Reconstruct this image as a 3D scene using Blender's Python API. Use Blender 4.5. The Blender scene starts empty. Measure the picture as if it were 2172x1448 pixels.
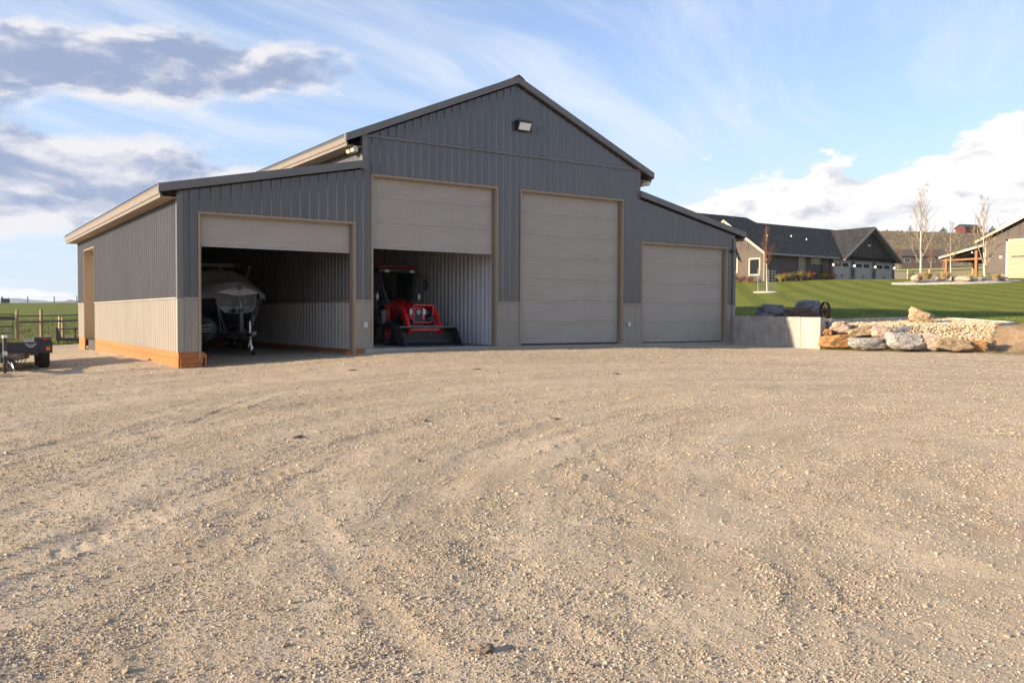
import bpy, math, random
import numpy as np
from mathutils import Vector, Matrix, Quaternion
R = math.radians
random.seed(7); rng = np.random.default_rng(7)
SC = bpy.context.scene
COL = SC.collection

# ------------------------------------------------------------------ camera
CX, CY, CZ = -4.516, -19.778, 0.848
YAW, PITCH, ROLL, FPX = 0.592, -0.0305, 0.0045, 1837.3
fw = Vector((math.sin(YAW)*math.cos(PITCH), math.cos(YAW)*math.cos(PITCH), math.sin(PITCH)))
rt0 = Vector((math.cos(YAW), -math.sin(YAW), 0)); up0 = rt0.cross(fw)
rt = rt0*math.cos(ROLL) + up0*math.sin(ROLL); up = up0*math.cos(ROLL) - rt0*math.sin(ROLL)
cd = bpy.data.cameras.new('camera'); cam = bpy.data.objects.new('camera', cd); COL.objects.link(cam)
mw = Matrix.Identity(4)
for i in range(3):
    mw[i][0] = rt[i]; mw[i][1] = up[i]; mw[i][2] = -fw[i]
mw[0][3], mw[1][3], mw[2][3] = CX, CY, CZ
cam.matrix_world = mw
cd.sensor_width = 36; cd.lens = FPX/2172*36; cd.clip_start = .05; cd.clip_end = 20000
SC.camera = cam

# ------------------------------------------------------------------ light
SUN_A, SUN_E = R(8.4), R(14.2)
sdir = Vector((math.cos(SUN_A)*math.cos(SUN_E), -math.sin(SUN_A)*math.cos(SUN_E), -math.sin(SUN_E)))
sl = bpy.data.lights.new('sun', 'SUN'); sl.energy = 3.9; sl.angle = R(.6); sl.color = (1, .82, .60)
so = bpy.data.objects.new('sun', sl); COL.objects.link(so)
so.rotation_euler = sdir.to_track_quat('-Z', 'Y').to_euler(); so.location = (-60, 10, 40)
SC.view_settings.view_transform = 'Standard'; SC.view_settings.look = 'None'
SC.view_settings.gamma = 1; SC.view_settings.use_curve_mapping = False
SC.view_settings.exposure = 1.58
SC.render.engine = 'CYCLES'
SC.cycles.use_denoising = True
SC.cycles.max_bounces = 8; SC.cycles.diffuse_bounces = 4; SC.cycles.glossy_bounces = 3
SC.cycles.transparent_max_bounces = 12; SC.cycles.caustics_reflective = False; SC.cycles.caustics_refractive = False

# ------------------------------------------------------------------ node helper
class NT:
    def __init__(s, tree): s.t = tree; s.n = tree.nodes; s.l = tree.links
    def node(s, typ, **kw):
        nd = s.n.new(typ)
        for k, v in kw.items():
            setattr(nd, k, v)
        return nd
    def put(s, sock, v):
        if v is None: return
        if isinstance(v, bpy.types.NodeSocket): s.l.new(v, sock)
        elif isinstance(v, (tuple, list)) and sock.type == 'RGBA' and len(v) == 3: sock.default_value = (*v, 1)
        else: sock.default_value = v
    def math(s, op, a, b=None, c=None, clamp=False):
        nd = s.node('ShaderNodeMath', operation=op, use_clamp=clamp)
        for i, v in enumerate((a, b, c)): s.put(nd.inputs[i], v)
        return nd.outputs[0]
    def vmath(s, op, a, b=None, out=0):
        nd = s.node('ShaderNodeVectorMath', operation=op)
        s.put(nd.inputs[0], a)
        if b is not None:
            if op == 'SCALE': s.put(nd.inputs['Scale'], b)
            else: s.put(nd.inputs[1], b)
        return nd.outputs[out]
    def noise(s, vec, scale, detail=4, rough=.55, dist=0, out=0):
        nd = s.node('ShaderNodeTexNoise')
        s.put(nd.inputs['Vector'], vec); s.put(nd.inputs['Scale'], scale); s.put(nd.inputs['Detail'], detail)
        s.put(nd.inputs['Roughness'], rough); s.put(nd.inputs['Distortion'], dist)
        return nd.outputs[out]
    def voro(s, vec, scale, feature='F1', out='Distance', rnd=1):
        nd = s.node('ShaderNodeTexVoronoi', feature=feature)
        s.put(nd.inputs['Vector'], vec); s.put(nd.inputs['Scale'], scale); s.put(nd.inputs['Randomness'], rnd)
        return nd.outputs[out]
    def ramp(s, f, stops, interp='LINEAR'):
        nd = s.node('ShaderNodeValToRGB'); cr = nd.color_ramp; cr.interpolation = interp
        while len(cr.elements) < len(stops): cr.elements.new(.5)
        for e, (p, c) in zip(cr.elements, stops):
            e.position = p; e.color = (*c, 1) if isinstance(c, (tuple, list)) else (c, c, c, 1)
        s.put(nd.inputs[0], f); return nd.outputs[0]
    def step(s, f, a, b, lo=0., hi=1.):
        nd = s.node('ShaderNodeMapRange', interpolation_type='SMOOTHSTEP')
        for i, v in enumerate((f, a, b, lo, hi)): s.put(nd.inputs[i], v)
        return nd.outputs[0]
    def mix(s, f, a, b, mode='MIX'):
        nd = s.node('ShaderNodeMix', data_type='RGBA', blend_type=mode)
        s.put(nd.inputs[0], f); s.put(nd.inputs[6], a); s.put(nd.inputs[7], b)
        return nd.outputs[2]
    def sep(s, v):
        nd = s.node('ShaderNodeSeparateXYZ'); s.put(nd.inputs[0], v); return nd.outputs
    def comb(s, x, y, z):
        nd = s.node('ShaderNodeCombineXYZ')
        for i, v in enumerate((x, y, z)): s.put(nd.inputs[i], v)
        return nd.outputs[0]
    def attr(s, name, out='Fac'):
        nd = s.node('ShaderNodeAttribute', attribute_name=name); return nd.outputs[out]
    def coord(s, kind='Object'):
        return s.node('ShaderNodeTexCoord').outputs[kind]
    def scale(s, v, sx, sy, sz):
        return s.vmath('MULTIPLY', v, (sx, sy, sz))
    def bump(s, h, strength=.5, dist=.01, normal=None):
        nd = s.node('ShaderNodeBump'); s.put(nd.inputs['Height'], h); s.put(nd.inputs['Strength'], strength)
        s.put(nd.inputs['Distance'], dist); s.put(nd.inputs['Normal'], normal)
        return nd.outputs[0]

# ------------------------------------------------------------------ world: Nishita sky and clouds by direction
wd = bpy.data.worlds.new('World'); SC.world = wd; wd.use_nodes = True
t = NT(wd.node_tree); t.n.clear()
sky = t.node('ShaderNodeTexSky', sky_type='NISHITA')
sky.sun_disc = False; sky.sun_elevation = SUN_E
sky.sun_rotation = math.atan2(-sdir.x, -sdir.y)
sky.altitude = 1200; sky.air_density = 1.0; sky.dust_density = 1.2; sky.ozone_density = 2.2
SKY_STRENGTH = .088
dv = t.vmath('NORMALIZE', t.coord('Generated'))
FX, FY = math.sin(YAW), math.cos(YAW)
df = t.vmath('DOT_PRODUCT', dv, (FX, FY, 0), out=1); dr = t.vmath('DOT_PRODUCT', dv, (FY, -FX, 0), out=1)
az = t.math('ARCTAN2', dr, df); dz = t.sep(dv)[2]
el = t.math('ARCSINE', dz)
def blob(a0, e0, ra, re, tilt=0.):
    x = t.math('SUBTRACT', az, a0); y = t.math('SUBTRACT', el, e0)
    if tilt: y = t.math('SUBTRACT', y, t.math('MULTIPLY', x, tilt))
    x = t.math('DIVIDE', x, ra); y = t.math('DIVIDE', y, re)
    q = t.math('ADD', t.math('MULTIPLY', x, x), t.math('MULTIPLY', y, y))
    return t.math('EXPONENT', t.math('MULTIPLY', q, -1.))
def addm(lst):
    r = lst[0]
    for q in lst[1:]: r = t.math('ADD', r, q)
    return r
# grey cumulus bank (left), bright cumulus (right), small far cumulus low on the left
mask_grey = addm([t.math('MULTIPLY', blob(-.44, .252, .29, .038, .035), .92), t.math('MULTIPLY', blob(-.56, .132, .35, .055, .035), 1.15),
                  t.math('MULTIPLY', blob(-1.12, .22, .30, .07), .6), t.math('MULTIPLY', blob(2.6, .3, .8, .1), .5)])
mask_white = addm([t.math('MULTIPLY', blob(.50, .085, .24, .085, .12), 1.0), t.math('MULTIPLY', blob(.25, .085, .15, .050), .66), t.math('MULTIPLY', blob(.75, .13, .30, .07), .75),
                   t.math('MULTIPLY', blob(1.7, .12, .6, .06), .6), t.math('MULTIPLY', blob(-.50, .015, .07, .012), .62), t.math('MULTIPLY', blob(3.0, .1, .6, .05), .6)])
cvec = t.scale(dv, 1, 1, 2.4)
warp = t.vmath('SCALE', t.vmath('SUBTRACT', t.noise(cvec, 4., 3, .55, out=1), (.5, .5, .5)), .10)
cvec = t.vmath('ADD', cvec, warp)
def nz(v, sc, ro): return t.noise(v, sc, 12, ro)
def dens(n, m, lo, hi, amp=1.5): return t.step(t.math('ADD', t.math('MULTIPLY', t.math('SUBTRACT', n, .5), amp), m), lo, hi)
sunup = (-.014, .002, .040)      # towards the light, in cloud coordinates
g0 = nz(cvec, 6.5, .62); g1 = nz(t.vmath('ADD', cvec, sunup), 6.5, .62)
dg = dens(g0, mask_grey, .34, .60); dg1 = dens(g1, mask_grey, .34, .75)
w0 = nz(cvec, 8.5, .60); w1 = nz(t.vmath('ADD', cvec, sunup), 8.5, .60)
dw = dens(w0, mask_white, .37, .46, 1.6)
lit_g = t.math('SUBTRACT', 1., t.step(t.math('ADD', t.math('MULTIPLY', dg1, .55), t.math('MULTIPLY', t.math('SUBTRACT', g1, g0), 2.4)), .10, .75))
lit_w = t.step(t.math('SUBTRACT', w0, w1), -.17, .02)
cg = t.mix(lit_g, (.33, .41, .61), (.92, .90, .92))
cw = t.mix(lit_w, (.68, .70, .77), (1.10, 1.08, 1.06))
# thin cirrus streaks over everything
hz = t.math('MAXIMUM', t.math('ADD', dz, .06), .08)
pl_ = t.vmath('DIVIDE', dv, t.comb(hz, hz, hz))
pr_ = t.node('ShaderNodeVectorRotate', rotation_type='Z_AXIS'); t.put(pr_.inputs['Vector'], pl_); pr_.inputs['Angle'].default_value = R(-28)
cw_ = t.vmath('ADD', pr_.outputs[0], t.vmath('SCALE', t.noise(pr_.outputs[0], .5, 3, .5, out=1), .9))
cir = t.noise(t.scale(cw_, .22, 1.25, .2), 1.4, 9, .66, .4)
patch = t.noise(pl_, .45, 3, .5)
cir = t.math('MULTIPLY', t.math('MULTIPLY', t.step(cir, .40, .74), t.step(patch, .30, .56)), .85)
veil = t.math('MULTIPLY', t.math('EXPONENT', t.math('MULTIPLY', t.math('MAXIMUM', el, 0), -4.5)), .88)
glow = t.math('POWER', t.math('MAXIMUM', t.vmath('DOT_PRODUCT', dv, tuple(-sdir), out=1), 0.), 3.)
veil = t.math('MULTIPLY', veil, t.math('SUBTRACT', 1., t.math('MULTIPLY', glow, .95)))
skyc = t.vmath('SCALE', sky.outputs[0], SKY_STRENGTH)
skyc = t.mix(1., skyc, (1.12, 1.0, 1.05), 'MULTIPLY')
CS = .335    # cloud radiance
c1 = t.mix(veil, skyc, t.vmath('SCALE', (.58, .75, .96), CS))
c1 = t.mix(cir, c1, t.vmath('SCALE', (.86, .92, 1.0), CS))
c2 = t.mix(t.math('MULTIPLY', dg, .95), c1, t.vmath('SCALE', cg, CS))
c3 = t.mix(dw, c2, t.vmath('SCALE', cw, CS))
bg = t.node('ShaderNodeBackground'); t.put(bg.inputs[0], c3); bg.inputs[1].default_value = 1
wo = t.node('ShaderNodeOutputWorld'); t.l.new(bg.outputs[0], wo.inputs[0])
wd.cycles.sampling_method = 'MANUAL'; wd.cycles.sample_map_resolution = 1024

# ------------------------------------------------------------------ mesh helpers
class MB:
    def __init__(s): s.v = []; s.f = []
    def quadbox(s, c):      # eight corners, bottom ring then top ring
        b = len(s.v); s.v += [tuple(p) for p in c]
        s.f += [(b, b+3, b+2, b+1), (b+4, b+5, b+6, b+7)] + [(b+i, b+(i+1) % 4, b+4+(i+1) % 4, b+4+i) for i in range(4)]
        return s
    def box(s, x0, x1, y0, y1, z0, z1):
        return s.quadbox([(x0, y0, z0), (x1, y0, z0), (x1, y1, z0), (x0, y1, z0), (x0, y0, z1), (x1, y0, z1), (x1, y1, z1), (x0, y1, z1)])
    def bar(s, p0, p1, w, h, upv=(0, 0, 1)):     # rectangular bar between two points
        p0, p1 = Vector(p0), Vector(p1); d = (p1-p0).normalized(); u = Vector(upv)
        sd = d.cross(u)
        if sd.length < 1e-4: sd = d.cross(Vector((1, 0, 0)))
        sd.normalize(); u = sd.cross(d)
        a, b = sd*w/2, u*h/2
        return s.quadbox([p0-a-b, p0+a-b, p0+a+b, p0-a+b, p1-a-b, p1+a-b, p1+a+b, p1-a+b])
    def tube(s, pts, rad, n=8, cap=True):
        pts = [Vector(p) for p in pts]; m = len(pts)
        rads = rad if isinstance(rad, (list, tuple)) else [rad]*m
        b = len(s.v); prev = None
        for i, p in enumerate(pts):
            d = (pts[min(i+1, m-1)]-pts[max(i-1, 0)]).normalized()
            if prev is None:
                a = d.cross(Vector((0, 0, 1)))
                if a.length < .05: a = d.cross(Vector((1, 0, 0)))
            else: a = prev - d*prev.dot(d)
            a.normalize(); prev = a; c = d.cross(a)
            for k in range(n):
                an = 2*math.pi*k/n
                s.v.append(tuple(p + (a*math.cos(an)+c*math.sin(an))*rads[i]))
        for i in range(m-1):
            for k in range(n):
                k2 = (k+1) % n
                s.f.append((b+i*n+k, b+i*n+k2, b+(i+1)*n+k2, b+(i+1)*n+k))
        if cap:
            s.f.append(tuple(b+k for k in range(n))[::-1]); s.f.append(tuple(b+(m-1)*n+k for k in range(n)))
        return s
    def lathe(s, prof, c, axis='X', n=24, closed=False):     # prof: (along axis, radius)
        b = len(s.v); m = len(prof); c = Vector(c)
        for a, r in prof:
            for k in range(n):
                t_ = 2*math.pi*k/n; q = (math.cos(t_)*r, math.sin(t_)*r)
                p = {'X': (a, q[0], q[1]), 'Y': (q[0], a, q[1]), 'Z': (q[0], q[1], a)}[axis]
                s.v.append((c.x+p[0], c.y+p[1], c.z+p[2]))
        for i in range(m-(0 if closed else 1)):
            j = (i+1) % m
            for k in range(n):
                k2 = (k+1) % n
                s.f.append((b+i*n+k, b+i*n+k2, b+j*n+k2, b+j*n+k))
        return s
    def disc(s, c, r, axis='Y', n=24, a0=0, ry=None):
        b = len(s.v); ry = ry or r
        for k in range(n):
            t_ = 2*math.pi*k/n; q = (math.cos(t_)*r, math.sin(t_)*ry)
            p = {'X': (0, q[0], q[1]), 'Y': (q[0], 0, q[1]), 'Z': (q[0], q[1], 0)}[axis]
            s.v.append((c[0]+p[0], c[1]+p[1], c[2]+p[2]))
        s.f.append(tuple(range(b, b+n))); return s
    def prism(s, poly, d):                        # 3D polygon extruded along vector d
        n = len(poly); b = len(s.v); d = Vector(d)
        s.v += [tuple(Vector(p)) for p in poly] + [tuple(Vector(p)+d) for p in poly]
        s.f += [tuple(range(b, b+n))[::-1], tuple(range(b+n, b+2*n))] + [(b+i, b+(i+1) % n, b+n+(i+1) % n, b+n+i) for i in range(n)]
        return s
    def quad(s, a, b_, c, d):
        b = len(s.v); s.v += [tuple(a), tuple(b_), tuple(c), tuple(d)]; s.f.append((b, b+1, b+2, b+3)); return s
    def grid(s, P):                               # P[i][j] points
        b = len(s.v); m, n = len(P), len(P[0])
        for r_ in P: s.v += [tuple(p) for p in r_]
        for i in range(m-1):
            for j in range(n-1): s.f.append((b+i*n+j, b+i*n+j+1, b+(i+1)*n+j+1, b+(i+1)*n+j))
        return s
    def ball(s, c, r, n=10, m=6):
        rx, ry, rz = r if isinstance(r, (tuple, list)) else (r, r, r)
        P = [[(c[0]+rx*math.sin(math.pi*i/m)*math.cos(2*math.pi*j/n), c[1]+ry*math.sin(math.pi*i/m)*math.sin(2*math.pi*j/n), c[2]+rz*math.cos(math.pi*i/m)) for j in range(n+1)] for i in range(m+1)]
        return s.grid(P)
    def mesh(s, name, smooth=False):
        me = bpy.data.meshes.new(name); me.from_pydata(s.v, [], s.f)
        import bmesh
        bm = bmesh.new(); bm.from_mesh(me); bmesh.ops.remove_doubles(bm, verts=bm.verts, dist=1e-5)
        bmesh.ops.recalc_face_normals(bm, faces=bm.faces); bm.to_mesh(me); bm.free()
        if smooth:
            me.shade_smooth()
            try: me.set_sharp_from_angle(angle=R(38))
            except Exception: pass
        return me
    def build(s, name, mat, parent=None, smooth=False, bevel=0, keep=False):
        me = s.mesh(name, smooth) if not keep else None
        if keep:
            me = bpy.data.meshes.new(name); me.from_pydata(s.v, [], s.f)
        me.materials.append(mat)
        o = bpy.data.objects.new(name, me); COL.objects.link(o)
        if parent is not None: o.parent = parent
        if bevel:
            md = o.modifiers.new('bevel', 'BEVEL'); md.width = bevel; md.segments = 2; md.limit_method = 'ANGLE'; md.angle_limit = R(40)
        return o
def link(me, name, parent=None, loc=(0, 0, 0), rot=(0, 0, 0), scale=(1, 1, 1)):
    o = bpy.data.objects.new(name, me); COL.objects.link(o); o.location = loc; o.rotation_euler = rot; o.scale = scale
    if parent is not None: o.parent = parent
    return o
def empty(name, loc=(0, 0, 0), rz=0, parent=None):
    o = bpy.data.objects.new(name, None); COL.objects.link(o); o.location = loc; o.rotation_euler = (0, 0, rz); o.empty_display_size = .2
    if parent is not None: o.parent = parent
    return o
def tag(o, label=None, cat=None, group=None, kind=None):
    if label: o['label'] = label
    if cat: o['category'] = cat
    if group: o['group'] = group
    if kind: o['kind'] = kind
    return o

# ------------------------------------------------------------------ materials
MATS = {}
def mat(name, col, rough=.6, metal=0., spec=.5, var=.06, vscale=3., bump=0., bscale=40., coat=0., stretch=(1, 1, 1), dirt=None):
    if name in MATS: return MATS[name]
    m = bpy.data.materials.new(name); m.use_nodes = True; t = NT(m.node_tree)
    p = t.n['Principled BSDF']; oc = t.coord('Object')
    v = t.scale(oc, *stretch)
    n = t.noise(v, vscale, 5, .6)
    c = t.mix(t.step(n, .25, .75), tuple(max(0, x*(1-var*1.6)) for x in col), tuple(min(1, x*(1+var*1.6)) for x in col))
    if dirt:
        dn = t.noise(oc, dirt[1], 6, .65); c = t.mix(t.step(dn, dirt[2], dirt[2]+.18), c, dirt[0])
    t.put(p.inputs['Base Color'], c); p.inputs['Metallic'].default_value = metal
    t.put(p.inputs['Roughness'], t.math('ADD', t.math('MULTIPLY', t.math('SUBTRACT', n, .5), .18), rough, clamp=True))
    p.inputs['Specular IOR Level'].default_value = spec; p.inputs['Coat Weight'].default_value = coat
    if bump:
        t.put(p.inputs['Normal'], t.bump(t.noise(v, bscale, 4, .6), 1., bump))
    MATS[name] = m; return m
def custom(name, fn):
    m = bpy.data.materials.new(name); m.use_nodes = True; t = NT(m.node_tree); fn(t, t.n['Principled BSDF']); MATS[name] = m; return m
def emit(name, col, strength):
    m = bpy.data.materials.new(name); m.use_nodes = True; p = m.node_tree.nodes['Principled BSDF']
    p.inputs['Base Color'].default_value = (.8, .8, .8, 1); p.inputs['Emission Color'].default_value = (*col, 1); p.inputs['Emission Strength'].default_value = strength
    MATS[name] = m; return m
def metalpaint(name, col, rough=.38, grime=.10, spec=.5):
    def fn(t, p):
        oc = t.coord('Object')
        n = t.noise(t.scale(oc, 1.2, 1.2, .25), 2.0, 5, .6); g = t.noise(oc, 26., 4, .7)
        c = t.mix(t.step(n, .3, .7), tuple(x*(1-grime) for x in col), tuple(x*(1+grime) for x in col))
        zz = t.sep(oc)[2]
        dust = t.math('MULTIPLY', t.step(zz, .9, -.2), t.step(n, .2, .8))
        c = t.mix(t.math('MULTIPLY', dust, .35), c, (.34, .28, .21))
        t.put(p.inputs['Base Color'], c); p.inputs['Specular IOR Level'].default_value = spec
        t.put(p.inputs['Normal'], t.bump(t.noise(t.scale(oc, 1, 1, .35), 1.6, 2, .5), .18, .03))
        t.put(p.inputs['Roughness'], t.math('ADD', rough-.06, t.math('MULTIPLY', g, .12)))
    return custom(name, fn)
charcoal = metalpaint('charcoal_siding', (.078, .075, .075), .25, .08, .75)
stone_sd = metalpaint('stone_siding', (.285, .258, .22), .42, .06)
trim_gr = metalpaint('grey_trim', (.14, .136, .132), .38, .06)
trim_tan = metalpaint('tan_trim', (.33, .25, .165), .42, .06)
fascia_m = metalpaint('fascia_paint', (.19, .157, .122), .45, .06)
galv = metalpaint('light_steel', (.40, .41, .43), .34, .06)
roof_m = metalpaint('roof_steel', (.075, .075, .078), .40, .08)
def doorfn(t, p):
    oc = t.coord('Object')
    n = t.noise(t.scale(oc, .6, 1, 1.2), 1.6, 5, .65); st = t.noise(t.scale(oc, 14, 1, 1.2), 6., 4, .7)
    c = t.mix(t.step(n, .3, .72), (.325, .292, .25), (.365, .33, .285))
    c = t.mix(t.math('MULTIPLY', t.step(st, .5, .8), .22), c, (.30, .265, .22))
    t.put(p.inputs['Base Color'], c); p.inputs['Roughness'].default_value = .48
    t.put(p.inputs['Normal'], t.bump(t.noise(oc, 320., 2, .5), .25, .002, t.bump(t.noise(t.scale(oc, 2, 1, 6), 2.2, 3, .5), .12, .02)))
door_m = custom('garage_door_paint', doorfn)
def woodfn(ca, cb, sx=1., sc=6.):
    def fn(t, p):
        oc = t.coord('Object')
        g = t.noise(t.scale(oc, sx*.6, .6, 9), sc, 6, .65, .4); k = t.noise(oc, 2.5, 4, .6)
        c = t.mix(t.step(g, .3, .72), ca, cb); c = t.mix(t.math('MULTIPLY', t.step(k, .55, .8), .45), c, tuple(x*.45 for x in ca))
        t.put(p.inputs['Base Color'], c); p.inputs['Roughness'].default_value = .72
        t.put(p.inputs['Normal'], t.bump(g, .5, .004))
    return fn
skirt_m = custom('stained_wood', woodfn((.30, .098, .024), (.41, .155, .045)))
def rpostfn(t, p):
    oc = t.coord('Object')
    g = t.noise(t.scale(oc, 9, 9, .7), 4., 6, .65); c = t.mix(t.step(g, .3, .7), (.22, .14, .065), (.38, .26, .135))
    t.put(p.inputs['Base Color'], c); p.inputs['Roughness'].default_value = .8; t.put(p.inputs['Normal'], t.bump(g, .6, .01))
liner = metalpaint('stone_siding_brightened', (.42, .39, .35), .42, .06); charcoal_lit = metalpaint('charcoal_siding_brightened', (.12, .108, .10), .34, .08)  # siding paints made paler inside the bay, brightness put into the colour
post_m = custom('round_post_wood', rpostfn)
lumber = custom('new_lumber', woodfn((.50, .36, .20), (.62, .47, .29)))
greywood = custom('weathered_wood', woodfn((.11, .10, .085), (.19, .17, .14)))
redwood = custom('porch_timber', woodfn((.20, .085, .035), (.30, .14, .06)))
def concfn(t, p):
    oc = t.coord('Object')
    n = t.noise(oc, 2.2, 8, .68); f = t.noise(oc, 34., 5, .7); dr_ = t.noise(t.scale(oc, 6, 6, .5), 2., 5, .65)
    c = t.mix(t.step(n, .3, .72), (.27, .255, .22), (.41, .39, .345)); c = t.mix(t.math('MULTIPLY', t.step(dr_, .52, .78), .5), c, (.17, .16, .135))
    c = t.mix(t.math('MULTIPLY', t.step(f, .58, .75), .25), c, (.20, .19, .17))
    pit = t.voro(oc, 22.); pm = t.step(pit, .10, .04)
    c = t.mix(t.math('MULTIPLY', pm, .5), c, (.13, .12, .11))
    t.put(p.inputs['Base Color'], c); p.inputs['Roughness'].default_value = .88
    t.put(p.inputs['Normal'], t.bump(t.math('SUBTRACT', f, pm), .35, .006))
concrete = custom('concrete', concfn)
black = mat('black_paint', (.018, .018, .02), .35, var=.2)
blacksteel = mat('black_steel', (.022, .023, .026), .42, var=.25, dirt=((.10, .085, .065), 3., .62))
rubber = mat('tyre_rubber', (.022, .021, .02), .8, var=.2, dirt=((.11, .09, .07), 6., .60))
chrome = mat('zinc_plated', (.62, .63, .65), .28, metal=1., var=.08)
white = mat('white_paint', (.74, .73, .70), .5)
glassdark = mat('dark_glass', (.02, .022, .025), .06, spec=.9, var=.02)
redp = mat('red_paint', (.60, .012, .014), .26, var=.06, coat=.4)
darkgrey = mat('dark_plastic', (.03, .03, .032), .5, var=.15)
orange_l = mat('amber_lens', (.75, .16, .015), .25); red_l = mat('red_lens', (.42, .012, .015), .25)
lens_m = mat('lamp_lens', (.80, .82, .84), .12, spec=.8); rust = mat('rusty_iron', (.060, .028, .020), .85, var=.35, vscale=9., bump=.003, bscale=60.)

# ------------------------------------------------------------------ numpy noise
def vnoise(x, y, seed=0):
    xi = np.floor(x).astype(np.int64); yi = np.floor(y).astype(np.int64); fx = x-xi; fy = y-yi
    fx = fx*fx*(3-2*fx); fy = fy*fy*(3-2*fy)
    def h(a, b):
        n = (a*374761393 + b*668265263 + seed*982451653) & 0x7fffffff
        n = ((n ^ (n >> 13))*1274126177) & 0x7fffffff
        return ((n ^ (n >> 16)) & 0xffff)/65535.
    return (h(xi, yi)*(1-fx)+h(xi+1, yi)*fx)*(1-fy) + (h(xi, yi+1)*(1-fx)+h(xi+1, yi+1)*fx)*fy
def fbm(x, y, oct=4, seed=0, gain=.5):
    r = 0; a = 1; s_ = 0
    for o in range(oct):
        r = r + a*(vnoise(x*2**o+o*17.3, y*2**o-o*9.1, seed+o)-.5); s_ += a; a *= gain
    return r/s_
def sstep(x, a, b):
    q = np.clip((x-a)/(b-a), 0, 1); return q*q*(3-2*q)

# ------------------------------------------------------------------ terrain heights (metres; slab top of the barn = 0)
CP = np.array([(-4.5, -19.8, -.65), (-12, -25, -.75), (5, -22, -.62), (15, -22, -.55), (25, -22, -.45), (-15, -8, -.65), (0, 0, -.345), (.5, -1, -.36), (4.1, -.1, -.14), (4.7, -.1, -.075),
    (9, -.1, -.035), (13, -.1, -.03), (17.4, -.1, -.06), (17.6, -3.3, -.13), (20.2, -6.8, -.17), (0, -5, -.42), (8, -8, -.29), (14, -6, -.18), (0, 11.5, -.385), (0, 15.2, -.44), (-3, 3, -.5),
    (-3, 10, -.52), (-10, 5, -.55), (-1, 32, -.65), (2, 36, -.5), (-10, 32, -.7), (1, 3, -.24), (3.5, 3, -.17), (1, 8, -.28), (3, 10, -.25), (6.5, 5, -.09), (11, 5, -.09), (15, 5, -.09), (8, 14, -.12),
    (15, 14, -.12), (27, -14, -.35), (36, -22, -.3), (-25, 20, -.6), (30, -35, -.5), (-20, -35, -.9)])
_d = np.hypot(CP[:, None, 0]-CP[None, :, 0], CP[:, None, 1]-CP[None, :, 1])
_A = np.zeros((len(CP)+3,)*2); _A[:len(CP), :len(CP)] = _d; _A[:len(CP), len(CP)] = 1; _A[:len(CP), len(CP)+1:] = CP[:, :2]; _A[len(CP):, :len(CP)] = _A[:len(CP), len(CP):].T
_W = np.linalg.solve(_A, np.r_[CP[:, 2], 0, 0, 0])
def rbf(x, y):
    x = np.clip(x, -28, 40); y = np.clip(y, -36, 38)
    z = _W[len(CP)] + _W[len(CP)+1]*x + _W[len(CP)+2]*y
    for i in range(len(CP)): z = z + _W[i]*np.hypot(x-CP[i, 0], y-CP[i, 1])
    return z
EDGE = [(1090, 2016), (17.72, 16), (17.72, -3.3), (18.45, -4.0), (19.2, -4.85), (20.0, -5.75), (20.75, -6.9), (21.4, -8.8), (24, -13), (36, -27), (70, -60)]
EW = [8, .10, .45, .45, .8, 1.7, 2.6, 3.2, 4, 6]       # blend width per edge segment
def inside(x, y, poly):
    r = np.zeros(x.shape, bool); n = len(poly)
    for i in range(n):
        x0, y0 = poly[i]; x1, y1 = poly[(i+1) % n]
        if y0 == y1: continue
        c = ((y0 > y) != (y1 > y)) & (x < (x1-x0)*(y-y0)/(y1-y0)+x0); r ^= c
    return r
def segdist(x, y, a, b):
    dx, dy = b[0]-a[0], b[1]-a[1]; L2 = dx*dx+dy*dy
    u = np.clip(((x-a[0])*dx+(y-a[1])*dy)/L2, 0, 1)
    return np.hypot(x-a[0]-u*dx, y-a[1]-u*dy), u
LAWNPOLY = EDGE + [(3000, -2800), (3000, 3000), (1600, 3000)]
def lawnz(x, y):
    s = .83*x+.56*y; q = np.clip(s-20, -12, 66)
    z = .78+.04*q+.00033*q*q
    z = z + .075*np.clip(s-104, 0, 110) - np.clip(s-85, 0, 7)*.01
    th = np.arctan2(.83*(x-CX)-.558*(y-CY), .558*(x-CX)+.83*(y-CY))
    hillw = sstep(th, .325, .405); D = .558*(x-CX)+.83*(y-CY)
    ridge = 26.2+4.*np.sin(th*30+1)*.12
    hz_ = sstep(D, 200, 410)*ridge*hillw*(1+.25*fbm(x/60., y/60., 4, 5)) - np.clip(D-430, 0, 400)*.05*hillw
    fall = np.clip(s-104, 0, 110)*.06*(1-sstep(th, .30, .36))
    return z + hz_ - fall
def fieldz(x, y):
    f = np.clip(y-36, 0, 140)*.0225 - np.clip(y-176, 0, 900)*.012
    return f
def ground(x, y):
    x = np.asarray(x, float); y = np.asarray(y, float)
    zy = rbf(x, y) + fieldz(x, y)
    best = np.full(x.shape, 1e9); wn = np.zeros(x.shape); wd_ = np.zeros(x.shape)
    for i in range(len(EDGE)-1):
        d, _ = segdist(x, y, EDGE[i], EDGE[i+1]); best = np.minimum(best, d); k = 1/(d+.05)**3; wn = wn+k*EW[i]; wd_ = wd_+k
    w = wn/wd_
    ins = inside(x, y, LAWNPOLY)
    k = np.where(ins, sstep(best/w, 0, 1), 0)
    return zy*(1-k)+lawnz(x, y)*k
def gz(x, y): return float(ground(np.array([x]), np.array([y]))[0])

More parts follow.
